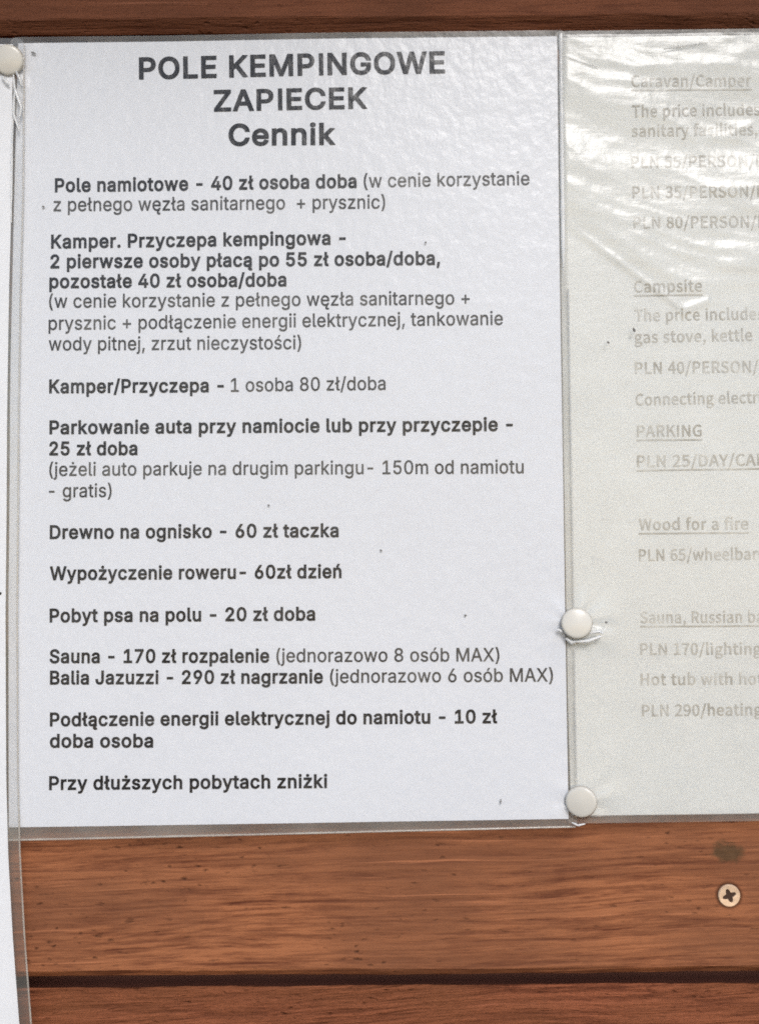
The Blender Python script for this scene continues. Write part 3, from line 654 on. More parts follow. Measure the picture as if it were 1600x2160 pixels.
        41: (283, ((26, -103, 102, -104, 130, -50, 169, 51, 182, 102, 190, 155, 191, 245, 181, 324, 162, 405, 150, 444, 120, 514, 102, 547, 26, 546, 62, 463, 86, 388, 104, 312, 113, 240, 114, 207, 110, 148, 105, 118, 89, 54, 65, -15),)),
        43: (463, ((53, 234, 53, 164, 190, 164, 190, 26, 263, 26, 263, 164, 399, 164, 399, 234, 263, 234, 263, 372, 190, 372, 190, 234),)),
        44: (198, ((61, 79, 29, -127, 90, -127, 147, 79),)),
        45: (463, ((106, 252, 106, 180, 345, 180, 345, 252),)),
        47: (259, ((245, 541, 172, 541, 4, -84, 77, -84),)),
        48: (463, ((42, 201, 49, 153, 61, 110, 78, 73, 99, 43, 125, 18, 155, 0, 189, -11, 227, -15, 265, -11, 298, 0, 328, 18, 354, 43, 375, 73, 392, 110, 404, 153, 411, 201, 413, 254, 411, 307, 404, 355, 392, 398, 375, 435, 354, 466, 328, 490, 298, 509, 264, 520, 227, 524, 189, 520, 156, 509, 125, 490, 100, 466, 78, 435, 61, 398, 49, 355, 42, 307, 40, 254), (123, 177, 117, 254, 123, 331, 131, 363, 141, 390, 154, 411, 169, 429, 186, 442, 205, 449, 227, 452, 248, 449, 267, 442, 284, 429, 313, 390, 330, 331, 336, 254, 330, 177, 313, 119, 285, 80, 267, 67, 248, 60, 227, 58, 205, 60, 186, 67, 168, 80, 154, 97, 141, 119),)),
        49: (463, ((68, 63, 68, -8, 399, -8, 399, 63, 284, 63, 284, 517, 195, 517, 78, 431, 80, 347, 204, 435, 204, 63),)),
        53: (463, ((51, 138, 55, 103, 76, 55, 93, 35, 136, 4, 163, -7, 191, -13, 221, -15, 254, -12, 285, -5, 313, 8, 337, 26, 358, 47, 376, 72, 389, 99, 396, 131, 399, 163, 394, 212, 377, 255, 351, 290, 317, 318, 276, 336, 229, 342, 192, 338, 175, 333, 144, 318, 158, 444, 374, 444, 374, 517, 89, 517, 58, 246, 130, 238, 155, 255, 186, 265, 218, 269, 237, 267, 271, 255, 285, 245, 307, 217, 318, 182, 320, 162, 314, 124, 298, 94, 286, 81, 272, 71, 240, 59, 205, 59, 177, 67, 144, 94, 133, 117, 129, 138),)),
        54: (463, ((134, 139, 134, 178, 145, 210, 154, 224, 178, 245, 208, 256, 244, 256, 275, 244, 288, 235, 307, 209, 318, 177, 318, 138, 307, 105, 288, 79, 275, 70, 244, 58, 226, 56, 193, 62, 165, 79, 154, 91, 145, 106), (58, 129, 65, 99, 77, 70, 94, 46, 114, 25, 138, 8, 165, -5, 195, -12, 226, -15, 258, -12, 287, -5, 314, 7, 338, 24, 358, 45, 375, 69, 387, 95, 395, 126, 397, 157, 395, 188, 388, 217, 377, 244, 361, 267, 342, 286, 320, 302, 294, 313, 266, 320, 235, 322, 206, 319, 198, 316, 333, 515, 248, 517, 105, 306, 86, 272, 63, 214, 57, 188),)),
        56: (463, ((130, 267, 113, 259, 81, 233, 68, 216, 50, 178, 45, 157, 46, 107, 55, 81, 67, 57, 85, 36, 106, 18, 161, -7, 192, -13, 226, -15, 260, -13, 291, -7, 320, 4, 346, 18, 368, 36, 385, 57, 398, 81, 406, 107, 409, 135, 403, 178, 394, 199, 371, 233, 339, 259, 322, 267, 348, 283, 366, 303, 379, 327, 387, 352, 390, 380, 387, 406, 380, 432, 368, 454, 352, 475, 333, 491, 310, 505, 284, 516, 256, 522, 226, 524, 196, 522, 168, 516, 142, 505, 119, 491, 100, 475, 83, 454, 71, 432, 62, 380, 65, 352, 73, 327, 86, 303, 104, 283), (128, 109, 123, 139, 129, 170, 146, 196, 173, 216, 207, 226, 246, 226, 279, 216, 306, 196, 323, 170, 329, 139, 324, 109, 307, 85, 282, 67, 247, 58, 206, 58, 170, 67, 145, 85), (142, 391, 145, 404, 159, 427, 180, 442, 209, 451, 243, 451, 272, 442, 293, 427, 301, 416, 310, 391, 310, 360, 300, 334, 282, 314, 258, 302, 243, 299, 210, 299, 195, 302, 170, 314, 152, 334, 142, 360),)),
        65: (490, ((6, -7, 91, -8, 141, 134, 339, 134, 389, -8, 473, -7, 282, 517, 195, 517), (199, 300, 239, 428, 264, 344, 279, 299, 312, 207, 166, 207),)),
        77: (638, ((129, 383, 162, 288, 281, -8, 347, -8, 485, 345, 497, 383, 496, -8, 576, -8, 576, 517, 471, 517, 341, 182, 315, 99, 292, 173, 157, 517, 52, 517, 52, -8, 130, -8),)),
        88: (484, ((7, -6, 95, -8, 220, 172, 237, 202, 285, 124, 378, -8, 467, -6, 280, 263, 457, 515, 370, 517, 291, 405, 238, 319, 195, 390, 108, 517, 18, 515, 195, 260),)),
        97: (399, ((41, 41, 54, 24, 71, 8, 113, -11, 160, -17, 201, -12, 233, 1, 258, 19, 269, 33, 269, -8, 345, -8, 345, 251, 343, 279, 338, 303, 329, 324, 305, 356, 274, 376, 257, 383, 209, 392, 172, 391, 131, 383, 91, 365, 58, 336, 44, 317, 30, 286, 104, 264, 116, 287, 132, 303, 152, 315, 179, 322, 211, 322, 236, 315, 254, 302, 260, 293, 267, 271, 268, 256, 265, 245, 246, 237, 123, 219, 105, 214, 74, 200, 47, 179, 36, 165, 28, 149, 22, 108, 24, 83, 31, 60), (103, 85, 100, 105, 104, 126, 117, 141, 137, 152, 162, 158, 222, 166, 270, 177, 266, 124, 256, 97, 237, 74, 208, 59, 170, 53, 133, 59, 114, 70),)),
        98: (434, ((45, 517, 45, -8, 120, -8, 120, 41, 142, 15, 154, 5, 187, -11, 207, -15, 262, -14, 291, -4, 317, 9, 342, 28, 362, 52, 377, 81, 389, 114, 396, 150, 398, 189, 396, 228, 389, 263, 377, 296, 361, 325, 341, 348, 317, 368, 290, 381, 260, 390, 206, 391, 167, 380, 131, 351, 122, 339, 122, 517), (122, 163, 122, 215, 132, 260, 141, 278, 153, 294, 166, 306, 181, 315, 220, 322, 241, 320, 259, 315, 289, 293, 300, 277, 309, 258, 319, 214, 319, 164, 309, 120, 288, 85, 259, 62, 220, 55, 200, 57, 182, 62, 153, 83, 132, 118),)),
        99: (406, ((49, 81, 66, 53, 88, 29, 113, 9, 141, -5, 173, -13, 207, -16, 245, -13, 263, -9, 296, 5, 311, 15, 337, 38, 357, 66, 374, 108, 299, 127, 290, 102, 279, 85, 266, 72, 250, 62, 207, 54, 166, 62, 150, 72, 136, 85, 125, 101, 116, 120, 110, 141, 104, 187, 110, 234, 116, 255, 136, 291, 150, 304, 166, 314, 186, 320, 207, 322, 230, 320, 249, 314, 265, 304, 278, 292, 293, 269, 298, 252, 373, 271, 356, 312, 336, 340, 309, 363, 262, 385, 227, 392, 173, 390, 141, 382, 113, 367, 88, 347, 66, 323, 49, 295, 36, 262, 29, 226, 26, 187, 29, 149, 36, 114),)),
        100: (434, ((28, 150, 35, 114, 48, 81, 63, 52, 83, 28, 107, 9, 134, -4, 163, -14, 218, -15, 238, -11, 271, 5, 293, 26, 305, 42, 305, -8, 380, -8, 380, 517, 303, 517, 303, 338, 293, 351, 272, 370, 257, 380, 239, 387, 219, 391, 164, 390, 134, 381, 108, 368, 83, 348, 63, 325, 48, 296, 35, 263, 28, 228, 26, 189), (110, 141, 104, 189, 110, 237, 116, 258, 125, 277, 136, 293, 165, 315, 184, 320, 205, 322, 225, 320, 243, 315, 272, 294, 293, 260, 302, 215, 304, 189, 298, 140, 283, 99, 272, 83, 243, 62, 205, 55, 184, 57, 165, 62, 136, 85, 125, 101, 116, 120),)),
        101: (414, ((29, 149, 36, 114, 49, 81, 65, 53, 87, 29, 113, 9, 142, -5, 176, -13, 212, -16, 263, -11, 306, 7, 341, 33, 355, 50, 376, 97, 302, 114, 288, 87, 271, 71, 251, 60, 212, 54, 191, 56, 155, 68, 140, 79, 127, 93, 117, 110, 110, 129, 105, 161, 379, 161, 378, 228, 373, 258, 365, 285, 354, 309, 325, 347, 289, 373, 248, 388, 205, 392, 171, 390, 139, 380, 111, 366, 85, 346, 64, 322, 48, 293, 36, 260, 28, 225, 26, 187), (116, 266, 137, 295, 167, 316, 205, 322, 226, 320, 243, 315, 258, 307, 271, 296, 291, 266, 300, 226, 105, 228),)),
        103: (435, ((52, -89, 92, -129, 131, -148, 154, -154, 207, -159, 238, -157, 267, -152, 294, -143, 318, -131, 340, -115, 357, -95, 370, -70, 378, -41, 380, -9, 380, 387, 305, 387, 305, 337, 284, 362, 271, 372, 239, 387, 219, 391, 165, 390, 135, 381, 108, 368, 84, 348, 64, 325, 48, 297, 35, 265, 28, 230, 26, 191, 28, 153, 35, 118, 48, 86, 65, 60, 85, 37, 109, 20, 135, 6, 164, -1, 218, -2, 238, 2, 270, 16, 293, 36, 303, 50, 303, -6, 300, -32, 291, -54, 277, -69, 258, -80, 234, -87, 188, -88, 157, -81, 136, -68, 103, -31, 40, -66), (116, 126, 110, 146, 104, 193, 110, 239, 125, 278, 136, 293, 166, 315, 184, 320, 205, 322, 244, 315, 273, 294, 284, 279, 293, 261, 303, 218, 303, 167, 293, 124, 272, 93, 260, 82, 226, 69, 205, 67, 184, 69, 166, 74, 150, 83, 125, 108),)),
        105: (177, ((33, 483, 35, 470, 48, 449, 71, 436, 97, 436, 120, 449, 133, 470, 133, 496, 128, 508, 119, 518, 97, 530, 84, 532, 71, 530, 49, 518, 40, 508), (45, 387, 45, -8, 122, -8, 122, 387),)),
        106: (177, ((-18, -151, 28, -149, 49, -145, 69, -136, 85, -125, 98, -111, 109, -93, 116, -74, 122, -30, 122, 387, 45, 387, 45, -29, 40, -58, 27, -73, 16, -77, -18, -79), (47, 518, 34, 496, 34, 470, 47, 449, 70, 436, 97, 436, 120, 449, 133, 470, 133, 496, 120, 518, 97, 530, 83, 532, 70, 530),)),
        107: (391, ((45, 517, 45, -8, 122, -8, 122, 140, 153, 167, 290, -8, 384, -6, 211, 216, 372, 384, 281, 387, 122, 224, 122, 517),)),
        108: (199, ((137, 61, 127, 67, 122, 84, 122, 517, 45, 517, 45, 84, 47, 57, 55, 33, 68, 14, 87, 1, 110, -8, 154, -10, 177, -7, 190, -2, 176, 62),)),
        109: (620, ((45, 387, 45, -8, 122, -8, 123, 256, 133, 285, 150, 306, 174, 318, 199, 322, 218, 320, 234, 315, 248, 305, 258, 293, 264, 278, 266, 260, 266, -8, 343, -8, 344, 262, 352, 286, 359, 297, 378, 313, 403, 321, 436, 321, 453, 316, 468, 307, 478, 294, 485, 277, 488, 254, 488, -8, 565, -8, 565, 255, 563, 284, 558, 309, 548, 332, 535, 351, 519, 367, 501, 379, 481, 388, 459, 393, 416, 393, 396, 389, 360, 373, 331, 348, 318, 330, 310, 346, 293, 367, 272, 382, 247, 391, 219, 394, 185, 390, 154, 375, 139, 364, 120, 342, 120, 387),)),
        110: (420, ((45, 387, 45, -8, 122, -8, 123, 247, 133, 279, 152, 302, 165, 310, 193, 320, 210, 321, 233, 318, 252, 311, 267, 298, 279, 282, 285, 261, 288, 235, 288, -8, 365, -8, 365, 240, 363, 272, 358, 300, 348, 325, 334, 345, 318, 362, 299, 376, 278, 385, 253, 391, 198, 390, 147, 369, 126, 349, 120, 340, 120, 387),)),
        111: (425, ((29, 149, 36, 114, 49, 81, 66, 53, 88, 29, 113, 9, 141, -5, 173, -13, 207, -16, 242, -13, 274, -5, 303, 9, 329, 29, 350, 53, 366, 81, 379, 114, 387, 149, 389, 187, 387, 226, 379, 262, 366, 295, 350, 323, 329, 347, 303, 367, 274, 382, 242, 390, 207, 392, 173, 390, 141, 382, 113, 367, 88, 347, 66, 323, 49, 295, 36, 262, 29, 226, 26, 187), (110, 141, 104, 187, 110, 234, 116, 255, 136, 291, 150, 304, 166, 314, 186, 320, 207, 322, 229, 320, 249, 314, 265, 304, 279, 291, 291, 274, 300, 255, 310, 211, 310, 164, 300, 120, 291, 101, 279, 85, 265, 72, 249, 62, 207, 54, 166, 62, 150, 72, 136, 85, 125, 101, 116, 120),)),
        112: (434, ((45, 387, 45, -151, 122, -151, 122, 39, 142, 15, 155, 5, 187, -11, 207, -15, 262, -14, 291, -4, 317, 9, 342, 28, 362, 52, 377, 81, 389, 114, 396, 150, 398, 189, 396, 228, 389, 263, 377, 296, 361, 325, 341, 348, 317, 368, 290, 381, 260, 390, 206, 391, 167, 380, 131, 351, 120, 336, 120, 387), (122, 163, 122, 215, 132, 260, 141, 278, 153, 294, 166, 306, 181, 315, 220, 322, 241, 320, 259, 315, 289, 293, 300, 277, 309, 258, 319, 214, 319, 164, 309, 120, 288, 85, 259, 62, 220, 55, 200, 57, 182, 62, 153, 83, 132, 118),)),
        114: (269, ((122, -8, 123, 253, 133, 280, 141, 291, 163, 308, 176, 313, 207, 318, 235, 316, 250, 311, 251, 392, 189, 391, 147, 374, 120, 347, 120, 387, 45, 387, 45, -8),)),
        115: (375, ((43, 50, 71, 18, 89, 5, 109, -5, 156, -15, 211, -15, 238, -10, 263, -1, 285, 11, 303, 25, 318, 42, 330, 62, 337, 83, 339, 107, 336, 133, 327, 157, 312, 177, 291, 194, 264, 207, 140, 242, 129, 249, 118, 266, 119, 289, 125, 300, 136, 311, 150, 319, 187, 325, 208, 323, 225, 318, 238, 310, 248, 299, 263, 268, 334, 284, 325, 311, 305, 344, 275, 370, 236, 387, 213, 391, 160, 391, 135, 386, 91, 367, 58, 337, 41, 297, 39, 274, 42, 247, 51, 223, 66, 202, 88, 185, 147, 162, 210, 147, 239, 137, 255, 122, 260, 103, 252, 79, 224, 60, 205, 55, 181, 53, 161, 55, 129, 67, 117, 77, 108, 91, 99, 116, 26, 100, 33, 70),)),
        116: (237, ((158, 59, 148, 62, 137, 73, 134, 98, 134, 319, 212, 319, 212, 387, 134, 387, 134, 479, 57, 479, 57, 387, -2, 387, -2, 319, 57, 319, 57, 93, 60, 62, 70, 37, 86, 15, 109, 0, 136, -9, 168, -12, 202, -10, 222, -3, 208, 63, 179, 58),)),
        117: (420, ((45, 387, 46, 108, 52, 80, 62, 55, 76, 34, 92, 17, 111, 4, 132, -6, 182, -13, 211, -11, 262, 10, 283, 30, 290, 40, 290, -8, 365, -8, 365, 387, 288, 387, 287, 133, 276, 101, 258, 77, 245, 69, 217, 59, 200, 58, 177, 61, 158, 68, 143, 80, 131, 98, 124, 119, 122, 144, 122, 387),)),
        119: (577, ((93, 387, 13, 387, 132, -8, 205, -8, 284, 275, 301, 205, 362, -8, 435, -8, 555, 387, 474, 387, 412, 165, 397, 102, 390, 138, 322, 387, 246, 387, 184, 165, 170, 102, 162, 139),)),
        121: (399, ((55, -77, 37, -145, 55, -150, 82, -153, 127, -149, 157, -135, 183, -112, 203, -81, 382, 386, 299, 387, 208, 135, 194, 90, 173, 158, 90, 387, 6, 386, 154, -1, 138, -48, 124, -68, 110, -79, 94, -82),)),
        122: (390, ((34, 49, 34, -8, 347, -8, 347, 64, 139, 64, 341, 328, 341, 387, 40, 387, 40, 315, 240, 315),)),
        243: (425, ((36, 114, 49, 81, 66, 53, 88, 29, 113, 9, 141, -5, 173, -13, 207, -16, 242, -13, 274, -5, 303, 9, 329, 29, 350, 53, 366, 81, 379, 114, 387, 149, 389, 187, 387, 226, 379, 262, 366, 295, 350, 323, 329, 347, 303, 367, 274, 382, 242, 390, 207, 392, 173, 390, 141, 382, 113, 367, 88, 347, 66, 323, 49, 295, 36, 262, 29, 226, 26, 187, 29, 149), (116, 120, 110, 141, 104, 187, 110, 234, 116, 255, 136, 291, 150, 304, 166, 314, 186, 320, 207, 322, 229, 320, 249, 314, 265, 304, 279, 291, 291, 274, 300, 255, 310, 211, 310, 164, 300, 120, 291, 101, 279, 85, 265, 72, 249, 62, 207, 54, 166, 62, 150, 72, 136, 85, 125, 101), (235, 421, 308, 535, 223, 537, 170, 422),)),
        261: (399, ((22, 108, 24, 83, 31, 60, 41, 41, 54, 24, 71, 8, 113, -11, 160, -17, 201, -12, 233, 1, 258, 19, 269, 33, 269, 10, 254, -1, 227, -29, 212, -61, 213, -101, 222, -120, 237, -134, 255, -145, 276, -151, 311, -153, 334, -148, 368, -135, 343, -75, 318, -85, 296, -84, 290, -77, 288, -68, 294, -47, 337, -8, 345, -8, 345, -1, 349, 3, 345, 4, 345, 251, 343, 279, 338, 303, 329, 324, 305, 356, 274, 376, 257, 383, 209, 392, 172, 391, 131, 383, 91, 365, 58, 336, 44, 317, 30, 286, 104, 264, 116, 287, 132, 303, 152, 315, 179, 322, 211, 322, 236, 315, 254, 302, 260, 293, 267, 271, 268, 256, 265, 245, 246, 237, 123, 219, 105, 214, 74, 200, 47, 179, 36, 165, 28, 149), (114, 70, 103, 85, 100, 105, 104, 126, 117, 141, 137, 152, 162, 158, 222, 166, 270, 177, 266, 124, 256, 97, 237, 74, 208, 59, 170, 53, 133, 59),)),
        281: (414, ((29, 149, 36, 114, 49, 81, 65, 53, 87, 29, 113, 9, 142, -5, 176, -13, 212, -16, 235, -15, 215, -56, 212, -82, 214, -104, 223, -123, 238, -137, 256, -148, 277, -154, 313, -156, 346, -148, 368, -137, 346, -78, 315, -89, 297, -87, 291, -80, 289, -70, 297, -43, 349, 34, 376, 97, 372, 98, 373, 101, 369, 98, 302, 114, 288, 87, 271, 71, 251, 60, 212, 54, 191, 56, 155, 68, 140, 79, 127, 93, 117, 110, 110, 129, 105, 161, 379, 161, 378, 228, 373, 258, 365, 285, 354, 309, 325, 347, 289, 373, 248, 388, 205, 392, 171, 390, 139, 380, 111, 366, 85, 346, 64, 322, 48, 293, 36, 260, 28, 225, 26, 187), (167, 316, 205, 322, 226, 320, 243, 315, 258, 307, 271, 296, 291, 266, 300, 226, 105, 228, 116, 266, 137, 295),)),
        322: (217, ((148, 61, 138, 67, 134, 84, 133, 290, 191, 323, 189, 393, 133, 361, 133, 517, 56, 517, 56, 317, -2, 285, 0, 214, 56, 246, 56, 84, 58, 57, 66, 33, 79, 14, 98, 1, 122, -8, 167, -10, 188, -7, 201, -2, 187, 62),)),
        347: (375, ((71, 18, 89, 5, 109, -5, 156, -15, 211, -15, 238, -10, 263, -1, 285, 11, 303, 25, 318, 42, 330, 62, 337, 83, 339, 107, 336, 133, 327, 157, 312, 177, 291, 194, 264, 207, 140, 242, 129, 249, 118, 266, 119, 289, 125, 300, 136, 311, 150, 319, 187, 325, 208, 323, 225, 318, 238, 310, 248, 299, 263, 268, 334, 284, 325, 311, 305, 344, 275, 370, 236, 387, 213, 391, 160, 391, 135, 386, 91, 367, 58, 337, 41, 297, 39, 274, 42, 247, 51, 223, 66, 202, 88, 185, 147, 162, 210, 147, 239, 137, 255, 122, 260, 103, 252, 79, 224, 60, 205, 55, 181, 53, 161, 55, 129, 67, 117, 77, 108, 91, 99, 116, 26, 100, 33, 70, 43, 50), (214, 421, 287, 535, 202, 537, 148, 422),)),
        380: (390, ((136, 483, 138, 470, 151, 449, 174, 436, 200, 436, 223, 449, 236, 470, 236, 496, 231, 508, 222, 518, 200, 530, 187, 532, 174, 530, 152, 518, 143, 508), (34, 49, 34, -8, 347, -8, 347, 64, 139, 64, 341, 328, 341, 387, 40, 387, 40, 315, 240, 315),)),
    },
    'eng': {
        44: (103, ((13, -46, 23, -75, 58, -53, 76, -26, 82, 7, 79, 29, 68, 44, 50, 49, 36, 46, 26, 37, 21, 22, 26, 7, 35, -3, 48, -6, 44, -18, 34, -32),)),
        47: (143, ((138, 283, 105, 283, -2, -68, 31, -68),)),
        48: (200, ((22, 53, 52, 6, 97, -10, 143, 6, 172, 53, 182, 129, 172, 205, 143, 251, 97, 266, 52, 251, 22, 205, 13, 129), (76, 37, 60, 69, 53, 129, 60, 189, 76, 221, 97, 231, 119, 221, 135, 189, 141, 129, 135, 69, 119, 37, 97, 27),)),
        49: (200, ((37, 242, 37, 213, 83, 213, 83, 32, 26, 32, 26, -5, 177, -5, 177, 32, 125, 32, 125, 262, 95, 262, 79, 254),)),
        50: (200, ((33, 199, 51, 217, 68, 226, 86, 230, 109, 224, 123, 209, 128, 185, 115, 140, 78, 86, 10, 21, 10, -5, 182, -5, 182, 33, 78, 31, 71, 28, 121, 78, 157, 132, 170, 186, 160, 229, 132, 257, 90, 266, 58, 262, 33, 248, 7, 224),)),
        51: (200, ((3, 31, 27, 9, 56, -5, 92, -10, 136, -1, 167, 26, 180, 69, 172, 102, 151, 125, 129, 135, 147, 145, 165, 167, 171, 197, 160, 235, 132, 259, 91, 266, 63, 262, 37, 250, 13, 232, 36, 203, 56, 219, 72, 227, 90, 230, 111, 225, 123, 213, 128, 195, 123, 173, 102, 157, 57, 150, 57, 117, 107, 110, 131, 94, 137, 70, 131, 47, 115, 33, 90, 27, 66, 31, 46, 41, 26, 58),)),
        52: (200, ((2, 93, 2, 66, 114, 66, 114, -5, 154, -5, 154, 66, 188, 66, 188, 101, 154, 101, 154, 262, 111, 262), (47, 100, 103, 181, 110, 195, 115, 202, 114, 190, 114, 101),)),
        53: (200, ((2, 28, 27, 9, 54, -5, 92, -10, 136, 2, 168, 33, 181, 83, 170, 133, 139, 162, 98, 170, 70, 166, 65, 162, 72, 224, 168, 224, 168, 262, 34, 262, 25, 134, 47, 120, 76, 134, 90, 136, 115, 130, 132, 112, 138, 83, 131, 52, 113, 33, 89, 27, 64, 31, 45, 41, 25, 57),)),
        54: (200, ((28, 205, 15, 123, 26, 50, 58, 6, 105, -10, 145, 2, 174, 33, 184, 79, 175, 126, 149, 155, 108, 164, 85, 161, 64, 149, 54, 136, 65, 189, 86, 221, 116, 230, 130, 228, 142, 222, 157, 208, 182, 235, 162, 253, 140, 263, 114, 266, 65, 252), (64, 60, 55, 101, 71, 118, 88, 127, 103, 131, 125, 125, 139, 107, 144, 79, 138, 50, 125, 32, 105, 26, 81, 34),)),
        55: (200, ((138, 162, 183, 236, 183, 262, 12, 262, 12, 224, 135, 225, 97, 162, 74, 88, 63, -5, 108, -5, 116, 88),)),
        56: (200, ((23, 25, 54, -1, 98, -10, 142, -1, 172, 25, 183, 62, 177, 94, 160, 118, 142, 130, 155, 143, 169, 166, 174, 193, 166, 231, 138, 257, 99, 266, 61, 257, 34, 233, 23, 195, 28, 169, 42, 148, 56, 136, 36, 122, 18, 97, 11, 64), (56, 45, 49, 67, 54, 88, 65, 106, 81, 119, 111, 106, 134, 88, 143, 63, 138, 43, 122, 30, 98, 24, 73, 30), (90, 156, 70, 173, 62, 195, 67, 214, 80, 227, 98, 232, 119, 227, 132, 212, 137, 191, 134, 175, 126, 158, 115, 145),)),
        57: (200, ((56, -6, 82, -10, 131, 6, 167, 54, 180, 139, 169, 209, 136, 252, 89, 266, 49, 255, 21, 224, 10, 178, 19, 131, 46, 101, 86, 92, 109, 96, 131, 108, 141, 122, 130, 68, 109, 36, 81, 27, 66, 29, 53, 35, 38, 49, 13, 21, 34, 4), (69, 132, 56, 150, 51, 178, 56, 207, 70, 225, 89, 231, 114, 223, 131, 198, 140, 157, 124, 140, 107, 130, 91, 126),)),
        65: (219, ((-6, -5, 38, -5, 63, 73, 149, 73, 173, -5, 218, -5, 128, 262, 84, 262), (93, 170, 106, 214, 118, 171, 127, 142, 139, 109, 73, 109),)),
        67: (229, ((15, 128, 30, 55, 72, 7, 132, -10, 164, -5, 192, 8, 218, 32, 193, 60, 173, 41, 155, 32, 133, 29, 94, 41, 68, 75, 59, 129, 69, 183, 95, 216, 134, 228, 153, 225, 169, 217, 188, 202, 211, 231, 190, 249, 164, 262, 134, 266, 73, 249, 30, 202),)),
        68: (247, ((30, 262, 30, -5, 102, -5, 169, 10, 211, 58, 225, 129, 211, 201, 169, 247, 100, 262), (73, 32, 73, 225, 96, 225, 144, 214, 172, 182, 182, 129, 172, 76, 144, 43, 96, 32),)),
        69: (212, ((73, 33, 73, 116, 170, 116, 170, 154, 73, 154, 73, 224, 188, 224, 188, 262, 30, 262, 30, -5, 192, -5, 192, 33),)),
        71: (247, ((15, 128, 30, 55, 73, 7, 136, -10, 169, -6, 197, 6, 220, 22, 220, 138, 126, 138, 126, 101, 181, 101, 181, 42, 156, 31, 139, 29, 96, 41, 69, 75, 59, 129, 69, 183, 97, 216, 139, 228, 161, 225, 177, 217, 195, 202, 219, 231, 197, 249, 171, 261, 138, 266, 74, 249, 31, 202),)),
        72: (261, ((30, -5, 73, -5, 73, 116, 182, 116, 182, -5, 225, -5, 225, 262, 182, 262, 182, 154, 73, 154, 73, 262, 30, 262),)),
        73: (109, ((30, 262, 30, -5, 73, -5, 73, 262),)),
        75: (232, ((30, 262, 30, -5, 73, -5, 73, 79, 111, 126, 186, -5, 232, -4, 138, 159, 220, 260, 174, 262, 71, 136, 73, 262),)),
        76: (196, ((30, 262, 30, -5, 185, -5, 185, 33, 73, 33, 73, 262),)),
        78: (259, ((69, 194, 182, -5, 223, -5, 223, 262, 182, 262, 182, 123, 185, 63, 71, 262, 30, 262, 30, -5, 71, -5),)),
        79: (266, ((15, 129, 29, 56, 70, 8, 130, -10, 190, 8, 230, 56, 244, 129, 230, 202, 190, 249, 130, 266, 70, 249, 29, 202), (68, 75, 59, 129, 68, 183, 93, 216, 130, 228, 167, 216, 192, 183, 201, 129, 192, 75, 167, 41, 130, 29, 93, 41),)),
        80: (228, ((73, -5, 73, 97, 110, 97, 162, 106, 196, 134, 209, 181, 196, 229, 161, 255, 109, 262, 30, 262, 30, -5), (73, 225, 104, 225, 140, 221, 161, 208, 167, 181, 161, 154, 141, 139, 106, 134, 73, 134),)),
        82: (228, ((73, -5, 73, 104, 111, 104, 173, -5, 220, -4, 154, 110, 181, 122, 203, 148, 210, 185, 198, 230, 164, 255, 116, 262, 30, 262, 30, -5), (143, 145, 111, 140, 73, 140, 73, 225, 111, 225, 143, 221, 162, 209, 168, 185, 162, 160),)),
        83: (215, ((10, 32, 39, 9, 71, -5, 106, -10, 155, 0, 187, 28, 199, 68, 192, 102, 171, 126, 87, 166, 72, 178, 67, 196, 72, 212, 86, 223, 110, 228, 131, 225, 148, 218, 169, 202, 192, 231, 167, 250, 140, 262, 110, 266, 66, 257, 35, 231, 24, 193, 32, 159, 54, 137, 79, 123, 137, 97, 151, 84, 156, 65, 150, 47, 134, 34, 107, 29, 82, 33, 60, 43, 35, 63),)),
        84: (216, ((6, 262, 6, 224, 84, 224, 84, -5, 126, -5, 126, 224, 204, 224, 204, 262),)),
        87: (313, ((3, 262, 59, -5, 106, -5, 154, 193, 202, -5, 249, -5, 304, 262, 263, 262, 234, 118, 224, 55, 173, 262, 136, 262, 99, 118, 86, 57, 46, 262),)),
        89: (192, ((37, 262, -7, 261, 72, 98, 72, -5, 114, -5, 114, 98, 193, 261, 150, 262, 93, 138),)),
        97: (203, ((29, 87, 16, 49, 23, 17, 45, -3, 76, -10, 101, -6, 123, 5, 136, 15, 139, -5, 174, -5, 174, 117, 167, 160, 144, 189, 103, 200, 73, 196, 47, 187, 22, 172, 39, 141, 78, 160, 98, 163, 119, 157, 129, 142, 131, 124, 69, 112), (85, 26, 70, 29, 60, 37, 56, 51, 63, 70, 89, 84, 132, 93, 132, 48, 117, 36, 101, 29),)),
        98: (222, ((27, -5, 62, -5, 65, 12, 76, 3, 96, -7, 116, -10, 160, 4, 192, 40, 204, 98, 195, 151, 167, 187, 123, 200, 100, 196, 79, 186, 67, 175, 69, 284, 27, 284), (69, 45, 69, 140, 85, 152, 101, 160, 115, 163, 141, 155, 155, 133, 160, 98, 153, 59, 136, 35, 111, 27, 83, 34),)),
        99: (185, ((110, 27, 82, 35, 64, 59, 56, 95, 64, 131, 83, 155, 111, 163, 123, 161, 150, 145, 172, 174, 153, 188, 133, 197, 110, 200, 61, 187, 26, 152, 13, 95, 25, 39, 59, 3, 107, -10, 130, -7, 176, 17, 156, 48, 140, 35),)),
        100: (223, ((14, 95, 23, 39, 52, 3, 97, -10, 121, -6, 152, 13, 155, -5, 190, -5, 190, 284, 148, 284, 150, 180, 140, 189, 122, 197, 101, 200, 57, 187, 25, 150), (63, 58, 56, 95, 64, 131, 82, 155, 107, 163, 135, 156, 148, 146, 148, 50, 134, 38, 119, 30, 104, 27, 79, 35),)),
